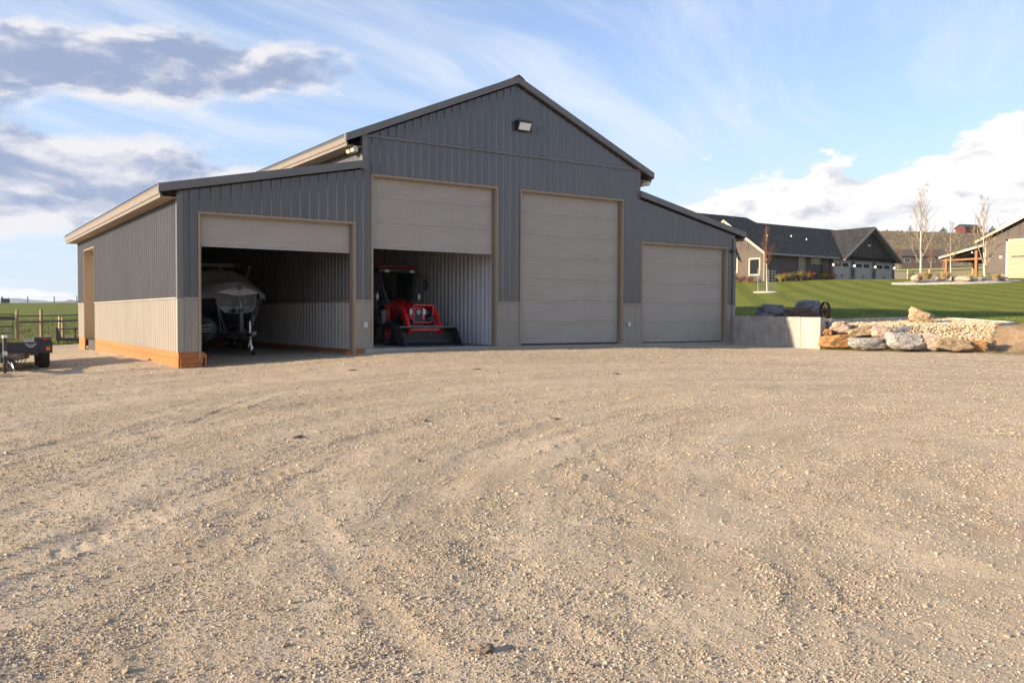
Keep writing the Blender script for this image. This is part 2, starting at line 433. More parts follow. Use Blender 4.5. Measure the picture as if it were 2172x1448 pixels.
# tyre tracks: centre line, width, depth, lug pitch
TRACKS = [([(-4.9, -14.8), (-4.21, -14.2), (-3.78, -13.84), (-3.22, -13.37), (-2.66, -12.88), (-2.16, -12.48), (-1.64, -12.09), (-1.13, -11.82), (-.6, -11.6)], .30, .022, .17),
    ([(-4.9, -13.3), (-4.1, -12.38), (-3.78, -11.94), (-3.28, -11.35), (-2.77, -10.54), (-1.97, -9.09), (-1.43, -8.31), (.5, -5.5)], .24, .016, 0),
    ([(-4.9, -11.6), (-3.4, -9.6), (-1.8, -7.4), (0.3, -5.0), (2.5, -3.2)], .26, .014, 0),
    ([(-1.9, -12.2), (-2.0, -12.83), (-2.23, -13.58), (-2.48, -14.75), (-2.63, -15.5), (-2.75, -16.15), (-2.85, -17)], .17, .011, .07),
    ([(3.2, -8.6), (1.98, -10.72), (.83, -12.81), (.06, -14.39), (-.2, -15.27), (-.29, -15.8)], .19, .012, .07),
    ([(-.2, -16.2), (-.51, -16.65), (-.82, -16.97), (-1.15, -17.26), (-1.63, -17.67)], .14, .014, .09),
    ([(-1.5, -14.2), (1.5, -12.6), (5.5, -10.9), (11, -9.0), (18, -7.2)], .28, .010, .12),
    ([(-.6, -12.9), (2.2, -11.2), (6.5, -9.3), (12, -7.4), (18, -5.9)], .28, .010, 0),
    ([(-3.2, -10.0), (1.0, -6.6), (6, -4.4), (12, -3.4), (17, -3.2)], .26, .010, 0),
    ([(-2.2, -14.6), (-.9, -13.6), (.9, -12.4), (3.1, -11.3), (5.6, -10.1)], .22, .011, .12),
    ([(-4.6, -15.4), (-3.9, -14.9), (-3.3, -14.55), (-2.7, -14.1), (-2.1, -13.75)], .24, .013, .15)]
def smooth_line(P, n=8):
    out = []
    for i in range(len(P)-1):
        p0 = P[max(i-1, 0)]; p1 = P[i]; p2 = P[i+1]; p3 = P[min(i+2, len(P)-1)]
        for k in range(n):
            u = k/n
            out.append(tuple(.5*((2*p1[c])+(-p0[c]+p2[c])*u+(2*p0[c]-5*p1[c]+4*p2[c]-p3[c])*u*u+(-p0[c]+3*p1[c]-3*p2[c]+p3[c])*u**3) for c in (0, 1)))
    return out+[P[-1]]
def tracks(x, y):
    h = np.zeros(x.shape); g = np.zeros(x.shape)
    for ti, (P, w, dep, lug) in enumerate(TRACKS):
        Q = smooth_line(P); arr = np.array(Q)
        sel = np.nonzero((x > arr[:, 0].min()-.6) & (x < arr[:, 0].max()+.6) & (y > arr[:, 1].min()-.6) & (y < arr[:, 1].max()+.6))[0]
        if not len(sel): continue
        xs, ys = x[sel], y[sel]; best = np.full(xs.shape, 1e9); arc = np.zeros(xs.shape); sg = np.zeros(xs.shape); L = 0; 
        for i in range(len(Q)-1):
            d, u = segdist(xs, ys, Q[i], Q[i+1]); sl_ = math.hypot(Q[i+1][0]-Q[i][0], Q[i+1][1]-Q[i][1])
            m = d < best; best = np.where(m, d, best); arc = np.where(m, L+u*sl_, arc)
            cr = np.sign((Q[i+1][0]-Q[i][0])*(ys-Q[i][1])-(Q[i+1][1]-Q[i][1])*(xs-Q[i][0])); sg = np.where(m, cr, sg); L += sl_
        sd = best*sg; wob = 1+.5*fbm(arc*1.3, sd*0+ti*7., 3, ti)
        e = .5*w*(1+.25*fbm(arc*3, sd*0+3., 3, 40+ti))
        fade = sstep(arc, 0, .6)*sstep(L-arc, 0, .6)*np.clip(.75+1.1*fbm(arc*.8, sd*0, 3, 77+ti), .15, 1.3)
        q = -sstep(e-np.abs(sd), -.02, .04)*.75 + .95*np.exp(-((np.abs(sd)-e-.05)/.05)**2)
        hh = dep*q*wob
        if lug:
            ph = 2*np.pi*(arc/lug + np.where(sg > 0, .5, 0)) + np.abs(sd)/w*9
            hh = hh + dep*.6*np.clip(np.sin(ph)*1.6, -1, 1)*sstep(e-np.abs(sd), -.03, .02)*np.clip(.5+2.2*fbm(arc*2.2, sd*6+ti, 3, 90+ti), 0, 1)
        h[sel] += .26*hh*fade; g[sel] += -.5*fade*sstep(e-np.abs(sd), -.03, .03)+.35*fade*np.exp(-((np.abs(sd)-e-.06)/.06)**2)
    return h, g
CA, SA = math.cos(R(38)), math.sin(R(38))
OX, OY = 4.4, -18.3      # the wheel lanes swing round this point
def arcs(x, y): return np.arctan2(y-OY, x-OX)*11., np.hypot(x-OX, y-OY)
def gritf(x, y):     # how stony the yard is, 0 fine packed sand .. 1 loose stones
    u, v = arcs(x, y)
    g = .42+1.2*fbm(u/3.2, v/.75, 4, 11)+.75*fbm(x/.5, y/.5, 3, 21)+.6*fbm(u/7., v/2.4, 2, 23)
    return np.clip(g, 0, 1)
def micro(x, y, grit):
    u, v = arcs(x, y)
    r_ = np.hypot(x-CX, y-CY)
    near = sstep(-r_, -36, -20)
    h = .050*fbm(u/4.4, v/.8, 4, 31)+.030*fbm(u/2.6, v/.30, 3, 36)*sstep(r_, 4, 9)+.028*fbm(x/.75, y/.75, 3, 32)+.05*fbm(x/5., y/5., 3, 38)
    h = h+near*(.020*fbm(x/.22, y/.22, 3, 33)*(.35+grit) + .010*fbm(x/.06, y/.06, 2, 34)*(.3+grit))
    return h

# ------------------------------------------------------------------ ground sheet, cut into its surfaces
def at(px, D): 
    k = (px-1086)/FPX
    return (CX+D*(fw.x+k*rt.x), CY+D*(fw.y+k*rt.y))
CURB = [at(p, d) for p, d in [(1735, 28.6), (1765, 30.2), (1850, 31.2), (1950, 31.2), (2040, 30), (2100, 28.3), (2134, 27.6), (2147, 27.0), (2134, 26.6), (2112, 26.35)]]
BEDPOLY = [(17.95, -3.3), (18.45, -3.85), (19.2, -4.7), (20.0, -5.65), (20.7, -6.75)] + CURB[::-1] + [(17.95, 0.5)]
aa = np.r_[-np.linspace(math.pi, .72, 42)[:-1], np.arange(-.70, .7001, .0017), np.linspace(.72, math.pi, 42)[1:]]
rr = [.02, .5, 1.0, 1.5, 2.0, 2.4]
while rr[-1] < 20: rr.append(rr[-1]+max(.0125, rr[-1]**2/2000.))
while rr[-1] < 37: rr.append(rr[-1]+.15)
while rr[-1] < 2600: rr.append(rr[-1]*1.0165)
rr = np.array(rr)
GX = CX+rr[:, None]*np.sin(YAW+aa)[None, :]; GY = CY+rr[:, None]*np.cos(YAW+aa)[None, :]
shp = GX.shape; gx = GX.ravel(); gy = GY.ravel()
gzv = ground(gx, gy)
grit = gritf(gx, gy); trh, trg = tracks(gx, gy); grit = np.clip(grit+trg, 0, 1)
inl = inside(gx, gy, LAWNPOLY)
barn_in = (gx > -.1) & (gx < 17.7) & (gy > 0) & (gy < 15.2)
mic = micro(gx, gy, grit)
yardm = (~inl) & (np.hypot(gx-CX, gy-CY) < 60)
gzv = gzv + np.where(yardm, np.where(barn_in, .25, 1.)*(mic+trh), 0)
far = np.hypot(gx-CX, gy-CY)
gzv = gzv + np.where(inl | (gy > 24), .05*fbm(gx/2.5, gy/2.5, 3, 51)*sstep(far, 26, 34), 0)
bed_in = inside(gx, gy, BEDPOLY); gzv = gzv + np.where(bed_in, .03*fbm(gx/.4, gy/.4, 3, 52), 0)
bl_ = (~inl) & (gy > 17) & (gx > 2) & (gx < 17.7); gzv = np.where(bl_, gzv, gzv)
# cells
nr, nc = shp; idx = np.arange(nr*nc).reshape(shp)
q = np.stack([idx[:-1, :-1], idx[:-1, 1:], idx[1:, 1:], idx[1:, :-1]], -1).reshape(-1, 4)
cx_ = gx[q].mean(1); cy_ = gy[q].mean(1)
cin = inside(cx_, cy_, LAWNPOLY); cbed = inside(cx_, cy_, BEDPOLY)
cs = .83*cx_+.56*cy_; cD = .558*(cx_-CX)+.83*(cy_-CY); cth = np.arctan2(.83*(cx_-CX)-.558*(cy_-CY), cD)
nzb = fbm(cx_/1.8, cy_/1.8, 4, 61)
ed = np.full(cx_.shape, 1e9)
for i in range(6, len(EDGE)-1):
    d_, _ = segdist(cx_, cy_, EDGE[i], EDGE[i+1]); ed = np.minimum(ed, d_)
zone = np.zeros(len(q), int)
zone[(~cin) & (cy_ > 20.5+5*nzb) ] = 4
zone[(~cin) & (cy_ < -120)] = 4
zone[cin] = 2
zone[cin & (ed < 3.4+3.*nzb) & (cs < 40)] = 3
zone[cbed] = 1
zone[cin & (cD > 0) & (cs > 97+2*nzb)] = 6
zone[cin & (cD > 205+20*nzb)] = 5
grit_at = grit
def np_mesh(name, V, Q, mat_, attrs=None, smooth=True, kind=None):
    used = np.unique(Q); rem = np.full(len(V), -1, np.int64); rem[used] = np.arange(len(used))
    Q2 = rem[Q].astype(np.int32); me = bpy.data.meshes.new(name)
    k = Q2.shape[1]
    me.vertices.add(len(used)); me.vertices.foreach_set('co', V[used].astype(np.float32).ravel())
    me.loops.add(Q2.size); me.loops.foreach_set('vertex_index', Q2.ravel())
    me.polygons.add(len(Q2)); me.polygons.foreach_set('loop_start', np.arange(0, Q2.size, k, dtype=np.int32))
    try: me.polygons.foreach_set('loop_total', np.full(len(Q2), k, np.int32))
    except Exception: pass
    if smooth: me.polygons.foreach_set('use_smooth', np.ones(len(Q2), bool))
    for an, av in (attrs or {}).items():
        a_ = me.attributes.new(an, 'FLOAT', 'POINT'); a_.data.foreach_set('value', av[used].astype(np.float32))
    me.update(); me.validate()
    me.materials.append(mat_)
    o = bpy.data.objects.new(name, me); COL.objects.link(o)
    if kind: o['kind'] = kind
    return o
GV = np.stack([gx, gy, gzv], 1)

def gravelfn(t, p):
    oc = t.coord('Object'); g = t.attr('grit')
    flat = t.scale(oc, 1, 1, .3)
    q_ = t.vmath('MULTIPLY', t.vmath('SUBTRACT', oc, (OX, OY, 0)), (1, 1, 0)); qs = t.sep(q_); rad_ = t.vmath('LENGTH', q_, out=1); big = t.noise(t.comb(t.math('MULTIPLY', t.math('ARCTAN2', qs[1], qs[0]), 2.6), rad_, 0.), 1.0, 5, .62); mid = t.noise(flat, 2.6, 6, .62); fine = t.noise(flat, 55., 4, .7)
    c = t.mix(t.step(big, .36, .62), (.405, .320, .218), (.515, .418, .298))
    c = t.mix(t.math('MULTIPLY', t.step(mid, .42, .72), .6), c, (.37, .275, .17))
    c = t.mix(t.math('MULTIPLY', t.step(fine, .5, .72), .4), c, (.29, .22, .145))
    c = t.mix(t.math('MULTIPLY', t.step(fine, .48, .3), .45), c, (.58, .49, .365))
    v1 = t.node('ShaderNodeTexVoronoi'); t.put(v1.inputs['Vector'], flat); v1.inputs['Scale'].default_value = 62.
    v2 = t.node('ShaderNodeTexVoronoi'); t.put(v2.inputs['Vector'], flat); v2.inputs['Scale'].default_value = 27.
    rnd = t.sep(v1.outputs['Color']); rn2 = t.sep(v2.outputs['Color'])
    stone = t.ramp(rnd[0], [(0, (.18, .14, .10)), (.25, (.34, .27, .19)), (.5, (.48, .39, .28)), (.75, (.38, .34, .285)), (1, (.60, .53, .43))])
    m1 = t.math('MULTIPLY', t.step(rnd[1], t.math('SUBTRACT', 1.0, t.math('MULTIPLY', g, .85)), t.math('SUBTRACT', 1.1, t.math('MULTIPLY', g, .85))), t.step(v1.outputs['Distance'], .52, .36))
    c = t.mix(t.math('MULTIPLY', m1, .8), c, stone)
    stone2 = t.ramp(rn2[0], [(0, (.15, .12, .10)), (.3, (.34, .28, .21)), (.6, (.42, .37, .30)), (1, (.60, .54, .46))])
    m2 = t.math('MULTIPLY', t.step(rn2[1], t.math('SUBTRACT', 1.12, t.math('MULTIPLY', g, .5)), t.math('SUBTRACT', 1.2, t.math('MULTIPLY', g, .5))), t.step(v2.outputs['Distance'], .46, .34))
    c = t.mix(t.math('MULTIPLY', m2, .85), c, stone2)
    t.put(p.inputs['Base Color'], c); p.inputs['Roughness'].default_value = .93; p.inputs['Specular IOR Level'].default_value = .25
    h = t.math('ADD', t.math('MULTIPLY', m1, t.step(v1.outputs['Distance'], .55, 0.)), t.math('MULTIPLY', m2, t.math('MULTIPLY', t.step(v2.outputs['Distance'], .5, 0.), 1.8)))
    h = t.math('ADD', h, t.math('MULTIPLY', t.noise(flat, 95., 3, .65), .9))
    h = t.math('ADD', h, t.math('MULTIPLY', t.noise(flat, 24., 3, .6), 1.3))
    t.put(p.inputs['Normal'], t.bump(h, 1., .011))
gravel_m = custom('gravel_ground', gravelfn)
def grassfn(kind):
    def fn(t, p):
        oc = t.coord('Object'); fl = t.scale(oc, 1, 1, .2)
        n1 = t.noise(fl, .22, 5, .6); n2 = t.noise(fl, 1.6, 6, .68); n3 = t.noise(fl, 14., 4, .7)
        if kind == 'lawn':
            u = t.vmath('DOT_PRODUCT', oc, (.69, -.73, 0), out=1); u = t.math('ADD', u, t.math('MULTIPLY', n1, .8))
            s1 = t.step(t.math('SINE', t.math('MULTIPLY', u, 2*math.pi/2.2)), -.6, .6)
            u2 = t.vmath('DOT_PRODUCT', oc, (.95, .30, 0), out=1)
            s2 = t.step(t.math('SINE', t.math('MULTIPLY', t.math('ADD', u2, t.math('MULTIPLY', n1, 1.)), 2*math.pi/3.4)), -.3, .5)
            c = t.mix(t.math('ADD', t.math('MULTIPLY', s1, t.step(n2, .28, .62)), t.math('MULTIPLY', t.noise(fl, .6, 4, .7), .25)), (.112, .142, .014), (.200, .216, .030))
            c = t.mix(t.math('MULTIPLY', s2, .3), c, (.175, .19, .04))
            c = t.mix(t.math('MULTIPLY', t.step(n2, .52, .78), .55), c, (.215, .19, .055))
            c = t.mix(t.math('MULTIPLY', t.step(n1, .52, .70), .3), c, (.20, .185, .055))
            c = t.mix(t.math('MULTIPLY', t.step(n3, .5, .75), .65), c, (.070, .098, .012))
            n4 = t.noise(t.scale(fl, 1.5, 5, 1), 1.2, 5, .7); c = t.mix(t.math('MULTIPLY', t.step(n4, .5, .7), .4), c, (.065, .10, .014))
        elif kind == 'field':
            yy = t.sep(oc)[1]
            c = t.mix(t.step(n1, .35, .65), (.115, .145, .022), (.165, .18, .035))
            c = t.mix(t.math('MULTIPLY', t.step(n2, .45, .75), .6), c, (.19, .175, .07))
            c = t.mix(t.math('MULTIPLY', t.step(n3, .5, .75), .5), c, (.06, .08, .02))
            dm = t.math('MULTIPLY', t.step(yy, 42, 33), t.step(n2, .34, .52))
            c = t.mix(t.math('MULTIPLY', dm, .85), c, (.30, .225, .15))
        elif kind == 'dirt':
            c = t.mix(t.step(n2, .3, .7), (.26, .17, .095), (.38, .27, .165))
            c = t.mix(t.math('MULTIPLY', t.step(n3, .5, .75), .55), c, (.16, .105, .06))
            c = t.mix(t.math('MULTIPLY', t.step(n2, .60, .74), .7), c, (.11, .13, .035))
        elif kind == 'pasture':
            s = t.vmath('DOT_PRODUCT', oc, (.83, .56, 0), out=1); s = t.math('ADD', s, t.math('MULTIPLY', n1, 14.))
            c = t.mix(t.step(s, 112, 118), (.105, .15, .03), (.36, .28, .16))
            c = t.mix(t.step(s, 168, 176), c, (.13, .165, .04)); c = t.mix(t.step(s, 196, 206), c, (.30, .24, .13))
            c = t.mix(t.math('MULTIPLY', t.step(n2, .5, .75), .4), c, (.20, .16, .08))
        else:
            m1 = t.noise(fl, .018, 6, .65); oc_ = 0; m2 = t.noise(fl, .13, 6, .7); m3 = t.noise(fl, .5, 4, .7)
            c = t.mix(t.step(m1, .38, .62), (.185, .140, .078), (.225, .175, .10))
            c = t.mix(t.math('MULTIPLY', t.step(m2, .46, .62), .6), c, (.115, .10, .055)); c = t.mix(t.math('MULTIPLY', t.step(m3, .50, .66), .6), c, (.075, .068, .038))
        t.put(p.inputs['Base Color'], c); p.inputs['Roughness'].default_value = .95; p.inputs['Specular IOR Level'].default_value = .12
        t.put(p.inputs['Normal'], t.bump(t.math('ADD', t.math('MULTIPLY', n3, .5), n2) if kind != 'hill' else m3, .8, {'lawn': .10, 'field': .12, 'dirt': .07, 'pasture': .2, 'hill': 1.6}[kind]))
    return fn
lawn_m = custom('lawn_grass', grassfn('lawn')); field_m = custom('field_grass', grassfn('field')); dirt_m = custom('bare_dirt', grassfn('dirt'))
pasture_m = custom('dry_pasture', grassfn('pasture')); hill_m = custom('sage_hill', grassfn('hill'))
bedbase_m = mat('bed_base', (.47, .36, .23), .95, var=.25, vscale=14., bump=.01, bscale=40.)
def ground_part(z_, name, m):
    Q = q[zone == z_]
    if len(Q): np_mesh(name, GV, Q[:, ::-1], m, {'grit': grit_at}, kind='structure')
ground_part(0, 'gravel_yard', gravel_m); ground_part(1, 'stone_bed', bedbase_m); ground_part(2, 'lawn', lawn_m); ground_part(3, 'dirt_bank', dirt_m)
ground_part(4, 'grass_field', field_m); ground_part(5, 'hillside', hill_m); ground_part(6, 'pasture', pasture_m)

def surf(x, y):      # ground height including the yard's small relief
    x = np.asarray(x, float); y = np.asarray(y, float); z = ground(x, y); inl_ = inside(x, y, LAWNPOLY)
    g = gritf(x, y); th_, tg_ = tracks(x, y); b_ = (x > -.1) & (x < 17.7) & (y > 0) & (y < 15.2)
    return z+np.where(inl_, 0, np.where(b_, .25, 1.)*(micro(x, y, np.clip(g+tg_, 0, 1))+th_)), np.clip(g+tg_, 0, 1)
def sz(x, y): return float(surf(np.array([x]), np.array([y]))[0][0])

# ------------------------------------------------------------------ loose stones: points carrying instanced stones
def stonefn(stops):
    def fn(t, p):
        oi = t.node('ShaderNodeObjectInfo'); oc = t.coord('Object')
        c = t.ramp(oi.outputs['Random'], stops)
        n = t.noise(oc, 3., 4, .6); c = t.mix(t.math('MULTIPLY', t.step(n, .45, .7), .4), c, (.20, .16, .12))
        t.put(p.inputs['Base Color'], c); p.inputs['Roughness'].default_value = .9; p.inputs['Specular IOR Level'].default_value = .25
    return fn
pebble_m = custom('yard_stone', stonefn([(0, (.23, .18, .13)), (.2, (.34, .265, .18)), (.45, (.45, .36, .25)), (.65, (.36, .32, .27)), (.9, (.48, .40, .29)), (1, (.55, .48, .38))]))
bedstone_m = custom('bed_stone', stonefn([(0, (.30, .20, .11)), (.3, (.47, .34, .20)), (.6, (.56, .43, .28)), (.85, (.60, .50, .37)), (1, (.68, .60, .50))]))
def scatter(name, P, S, m, flat=.62, sub=2, nvar=6, rough=.33):
    me = bpy.data.meshes.new(name); me.vertices.add(len(P)); me.vertices.foreach_set('co', np.asarray(P, np.float32).ravel())
    a_ = me.attributes.new('sc', 'FLOAT', 'POINT'); a_.data.foreach_set('value', np.asarray(S, np.float32))
    o = bpy.data.objects.new(name, me); COL.objects.link(o); me.materials.append(m); o['kind'] = 'stuff'
    ng = bpy.data.node_groups.new(name, 'GeometryNodeTree')
    ng.interface.new_socket('Geometry', in_out='INPUT', socket_type='NodeSocketGeometry'); ng.interface.new_socket('Geometry', in_out='OUTPUT', socket_type='NodeSocketGeometry')
    N, L = ng.nodes, ng.links
    gi = N.new('NodeGroupInput'); go = N.new('NodeGroupOutput'); jn = N.new('GeometryNodeJoinGeometry')
    for k in range(nvar):
        ico = N.new('GeometryNodeMeshIcoSphere'); ico.inputs['Radius'].default_value = .5; ico.inputs['Subdivisions'].default_value = sub
        pos = N.new('GeometryNodeInputPosition'); ad = N.new('ShaderNodeVectorMath'); ad.operation = 'ADD'; ad.inputs[1].default_value = (k*7.1, k*3.3, k*1.7)
        nz_ = N.new('ShaderNodeTexNoise'); nz_.inputs['Scale'].default_value = 1.7; nz_.inputs['Detail'].default_value = 2
        L.new(pos.outputs[0], ad.inputs[0]); L.new(ad.outputs[0], nz_.inputs['Vector'])
        sb = N.new('ShaderNodeVectorMath'); sb.operation = 'SUBTRACT'; sb.inputs[1].default_value = (.5, .5, .5); L.new(nz_.outputs['Color'], sb.inputs[0])
        sc_ = N.new('ShaderNodeVectorMath'); sc_.operation = 'SCALE'; sc_.inputs['Scale'].default_value = rough*3.2; L.new(sb.outputs[0], sc_.inputs[0])
        sp = N.new('GeometryNodeSetPosition'); L.new(ico.outputs[0], sp.inputs['Geometry']); L.new(sc_.outputs[0], sp.inputs['Offset'])
        tr = N.new('GeometryNodeTransform'); tr.inputs['Scale'].default_value = (1+.25*math.sin(k*2.1), .82+.15*math.cos(k*1.3), flat*(1+.2*math.sin(k*3.7))); L.new(sp.outputs[0], tr.inputs['Geometry'])
        smt = N.new('GeometryNodeSetMaterial'); smt.inputs['Material'].default_value = m; L.new(tr.outputs[0], smt.inputs['Geometry'])
        g2 = N.new('GeometryNodeGeometryToInstance'); L.new(smt.outputs[0], g2.inputs[0]); L.new(g2.outputs[0], jn.inputs[0])
    ip = N.new('GeometryNodeInstanceOnPoints'); L.new(gi.outputs[0], ip.inputs['Points']); L.new(jn.outputs[0], ip.inputs['Instance']); ip.inputs['Pick Instance'].default_value = True
    rv = N.new('FunctionNodeRandomValue'); rv.data_type = 'FLOAT_VECTOR'; rv.inputs[0].default_value = (-.35, -.35, 0); rv.inputs[1].default_value = (.35, .35, 6.283); L.new(rv.outputs[0], ip.inputs['Rotation'])
    na = N.new('GeometryNodeInputNamedAttribute'); na.data_type = 'FLOAT'; na.inputs['Name'].default_value = 'sc'; L.new(na.outputs[0], ip.inputs['Scale'])
    ri = N.new('FunctionNodeRandomValue'); ri.data_type = 'INT'; ri.inputs['Min'].default_value = 0; ri.inputs['Max'].default_value = nvar-1; ri.inputs['Seed'].default_value = 5
    L.new(ri.outputs[2], ip.inputs['Instance Index'])
    L.new(ip.outputs[0], go.inputs[0])
    md = o.modifiers.new('scatter', 'NODES'); md.node_group = ng
    return o
def yard_pts(r0, r1, per, smin, smed, sig, pw):
    A = 1.36*(r1*r1-r0*r0)/2; n = int(A*per)
    r_ = np.sqrt(rng.uniform(r0*r0, r1*r1, n)); a_ = rng.uniform(-.68, .68, n)
    x = CX+r_*np.sin(YAW+a_); y = CY+r_*np.cos(YAW+a_)
    ok = ~inside(x, y, LAWNPOLY) & ~((y > -.05) & (x > 4.3)) & ~((x > -.15) & (x < 4.4) & (y > -.1))
    x, y = x[ok], y[ok]; z, g = surf(x, y)
    keep = rng.uniform(0, 1, len(x)) < np.clip(.22+.95*g**pw, 0, 1); x, y, z = x[keep], y[keep], z[keep]
    s_ = np.clip(smed*np.exp(rng.normal(0, sig, len(x))), smin, .055)
    return np.stack([x, y, z+s_*.12], 1), s_
Ps, Ss = [], []
for args in [(2.2, 5.2, 7500, .0035, .0068, .42, 1.2), (5.2, 8.5, 3600, .0045, .0078, .42, 1.4), (8.5, 14, 1700, .007, .0105, .36, 1.5), (14, 27, 430, .010, .0140, .32, 1.4), (2.2, 9, 8, .014, .019, .30, 1.)]:
    P_, S_ = yard_pts(*args); Ps.append(P_); Ss.append(S_)
loose = scatter('loose_gravel', np.concatenate(Ps), np.concatenate(Ss), pebble_m, sub=2)
# stones of the bed behind the rocks
n = 60000; bx_ = rng.uniform(17.9, 27.5, n); by_ = rng.uniform(-8.5, 0.5, n); ok = inside(bx_, by_, BEDPOLY); bx_, by_ = bx_[ok], by_[ok]
bs_ = np.clip(.062*np.exp(rng.normal(0, .3, len(bx_))), .03, .13)
scatter('bed_stones', np.stack([bx_, by_, ground(bx_, by_)+.015+bs_*.1], 1), bs_, bedstone_m, sub=2, flat=.55)

# ================================================================== the barn
X1A, X1B, X2A, X2B, X3A, X3B, X4A, X4B = .459, 4.113, 4.610, 8.262, 9.070, 12.751, 13.560, 17.272
XM0, XM1, XR, LEN, ZW, ZG = 4.356, 13.404, 17.661, 15.13, 1.186, 5.23
ZD1, ZD2 = 3.06, 4.27
barn = tag(empty('metal_barn', (0, 0, 0)), 'large charcoal metal barn with stepped gable, four garage doors and light wainscot', 'barn')
PROFILE = [(0, 0), (.0745, 0), (.078, .0035), (.086, .0035), (.0895, 0), (.139, 0), (.1425, .0035), (.1505, .0035), (.154, 0), (.186, 0), (.2065, .020), (.2205, .020)]   # repeats every .2286
RIB = .2286
def sheet(name, O, U, V, N, ulen, iv, mat_, parent, breaks=(), phase=0., panel=.9144, amp=1.):
    O, U, V, N = Vector(O), Vector(U).normalized(), Vector(V), Vector(N).normalized()
    k0 = int(math.floor((0-phase)/RIB))-1; pts = {}
    for k in range(k0, int((ulen-phase)/RIB)+2):
        for a, h in PROFILE:
            u = k*RIB+phase+a
            if 0 <= u <= ulen: pts[round(u, 5)] = h*amp
    def off(u):
        q_ = ((u-phase) % RIB); P_ = PROFILE+[(RIB, 0)]
        for i in range(len(P_)-1):
            if P_[i][0] <= q_ <= P_[i+1][0]:
                a0, h0 = P_[i]; a1, h1 = P_[i+1]; return amp*(h0+(h1-h0)*(q_-a0)/max(1e-9, a1-a0))
        return 0.
    for b in list(breaks)+[0, ulen]: pts[round(b, 5)] = off(b)
    kk = 1
    while kk*panel+phase < ulen:
        b = kk*panel+phase
        if b > 0: pts[round(b, 5)] = off(b)
        kk += 1
    us = sorted(pts); groups = {}
    ev = lambda f, u: f(u) if callable(f) else f
    for u0, u1 in zip(us[:-1], us[1:]):
        if u1-u0 < 1e-6: continue
        um = (u0+u1)/2; g = int(math.floor((um-phase)/panel))
        for j, (a, b) in enumerate(iv(um)):
            mb = groups.setdefault((g, j), MB())
            c0 = O+U*u0+N*pts[u0]; c1 = O+U*u1+N*pts[u1]
            if ev(b, u0)-ev(a, u0) < .002 and ev(b, u1)-ev(a, u1) < .002: continue
            mb.quad(c0+V*ev(a, u0), c1+V*ev(a, u1), c1+V*ev(b, u1), c0+V*ev(b, u0))
    for key in sorted(groups):
        if groups[key].f: groups[key].build(name, mat_, parent)
SL, SM = .206, .426
ztop_l = lambda x: 3.50+SL*x
ztop_m = lambda x: 7.12-SM*abs(x-8.88)
ztop_r = lambda x: 3.50+SL*(XR-x)
def doors_at(x): 
    for a, b, z in ((X1A, X1B, ZD1), (X2A, X2B, ZD2), (X3A, X3B, ZD2), (X4A, X4B, ZD1)):
        if a < x < b: return z
    return None
def up_iv(x):
    top = ztop_l if x < XM0 else (ztop_m if x < XM1 else ztop_r); d = doors_at(x); lo = ZW+.016
    if XM0 < x < XM1: return [(lo if d is None else d, ZG-.02), (ZG+.02, top)]
    return [(lo if d is None else d, top)]
def low_iv(x): return [] if doors_at(x) is not None else [(0., ZW-.016)]
BR = [X1A, X1B, X2A, X2B, X3A, X3B, X4A, X4B, XM0, XM1, 8.88]
sheet('siding_panel', (0, 0, 0), (1, 0, 0), (0, 0, 1), (0, -1, 0), XR, up_iv, charcoal, barn, BR, phase=.04, amp=1.3)
sheet('wainscot_panel', (0, 0, 0), (1, 0, 0), (0, 0, 1), (0, -1, 0), XR, low_iv, stone_sd, barn, BR, phase=.04)
# left side wall (u runs from the front corner back)
DY0, DY1 = 11.45, 13.72
def sl_up(u): return [(3.03, 3.46)] if DY0 < u < DY1 else [(ZW+.016, 3.46)]
def sl_lo(u): return [] if DY0 < u < DY1 else [(0., ZW-.016)]
sheet('siding_panel', (0, 0, 0), (0, 1, 0), (0, 0, 1), (-1, 0, 0), LEN, sl_up, charcoal, barn, [DY0, DY1], phase=.05, amp=1.7)
sheet('wainscot_panel', (0, 0, 0), (0, 1, 0), (0, 0, 1), (-1, 0, 0), LEN, sl_lo, stone_sd, barn, [DY0, DY1], phase=.05, amp=1.35)
# right wall, back wall, clerestory walls
sheet('siding_panel', (XR, 0, 0), (0, 1, 0), (0, 0, 1), (1, 0, 0), LEN, lambda u: [(0, 3.46)], charcoal, barn)
def back_iv(x): return [(-.1, ztop_l if x < XM0 else (ztop_m if x < XM1 else ztop_r))]
sheet('siding_panel', (0, LEN, 0), (1, 0, 0), (0, 0, 1), (0, 1, 0), XR, back_iv, charcoal, barn, BR)
sheet('siding_panel', (XM0, 0, 0), (0, 1, 0), (0, 0, 1), (-1, 0, 0), LEN, lambda u: [(4.3, 5.15)], charcoal, barn, phase=.1)
sheet('siding_panel', (XM1, 0, 0), (0, 1, 0), (0, 0, 1), (1, 0, 0), LEN, lambda u: [(4.3, 5.15)], charcoal, barn, phase=.1)
galv_ = metalpaint('liner_steel', (.56, .57, .59), .32, .05)
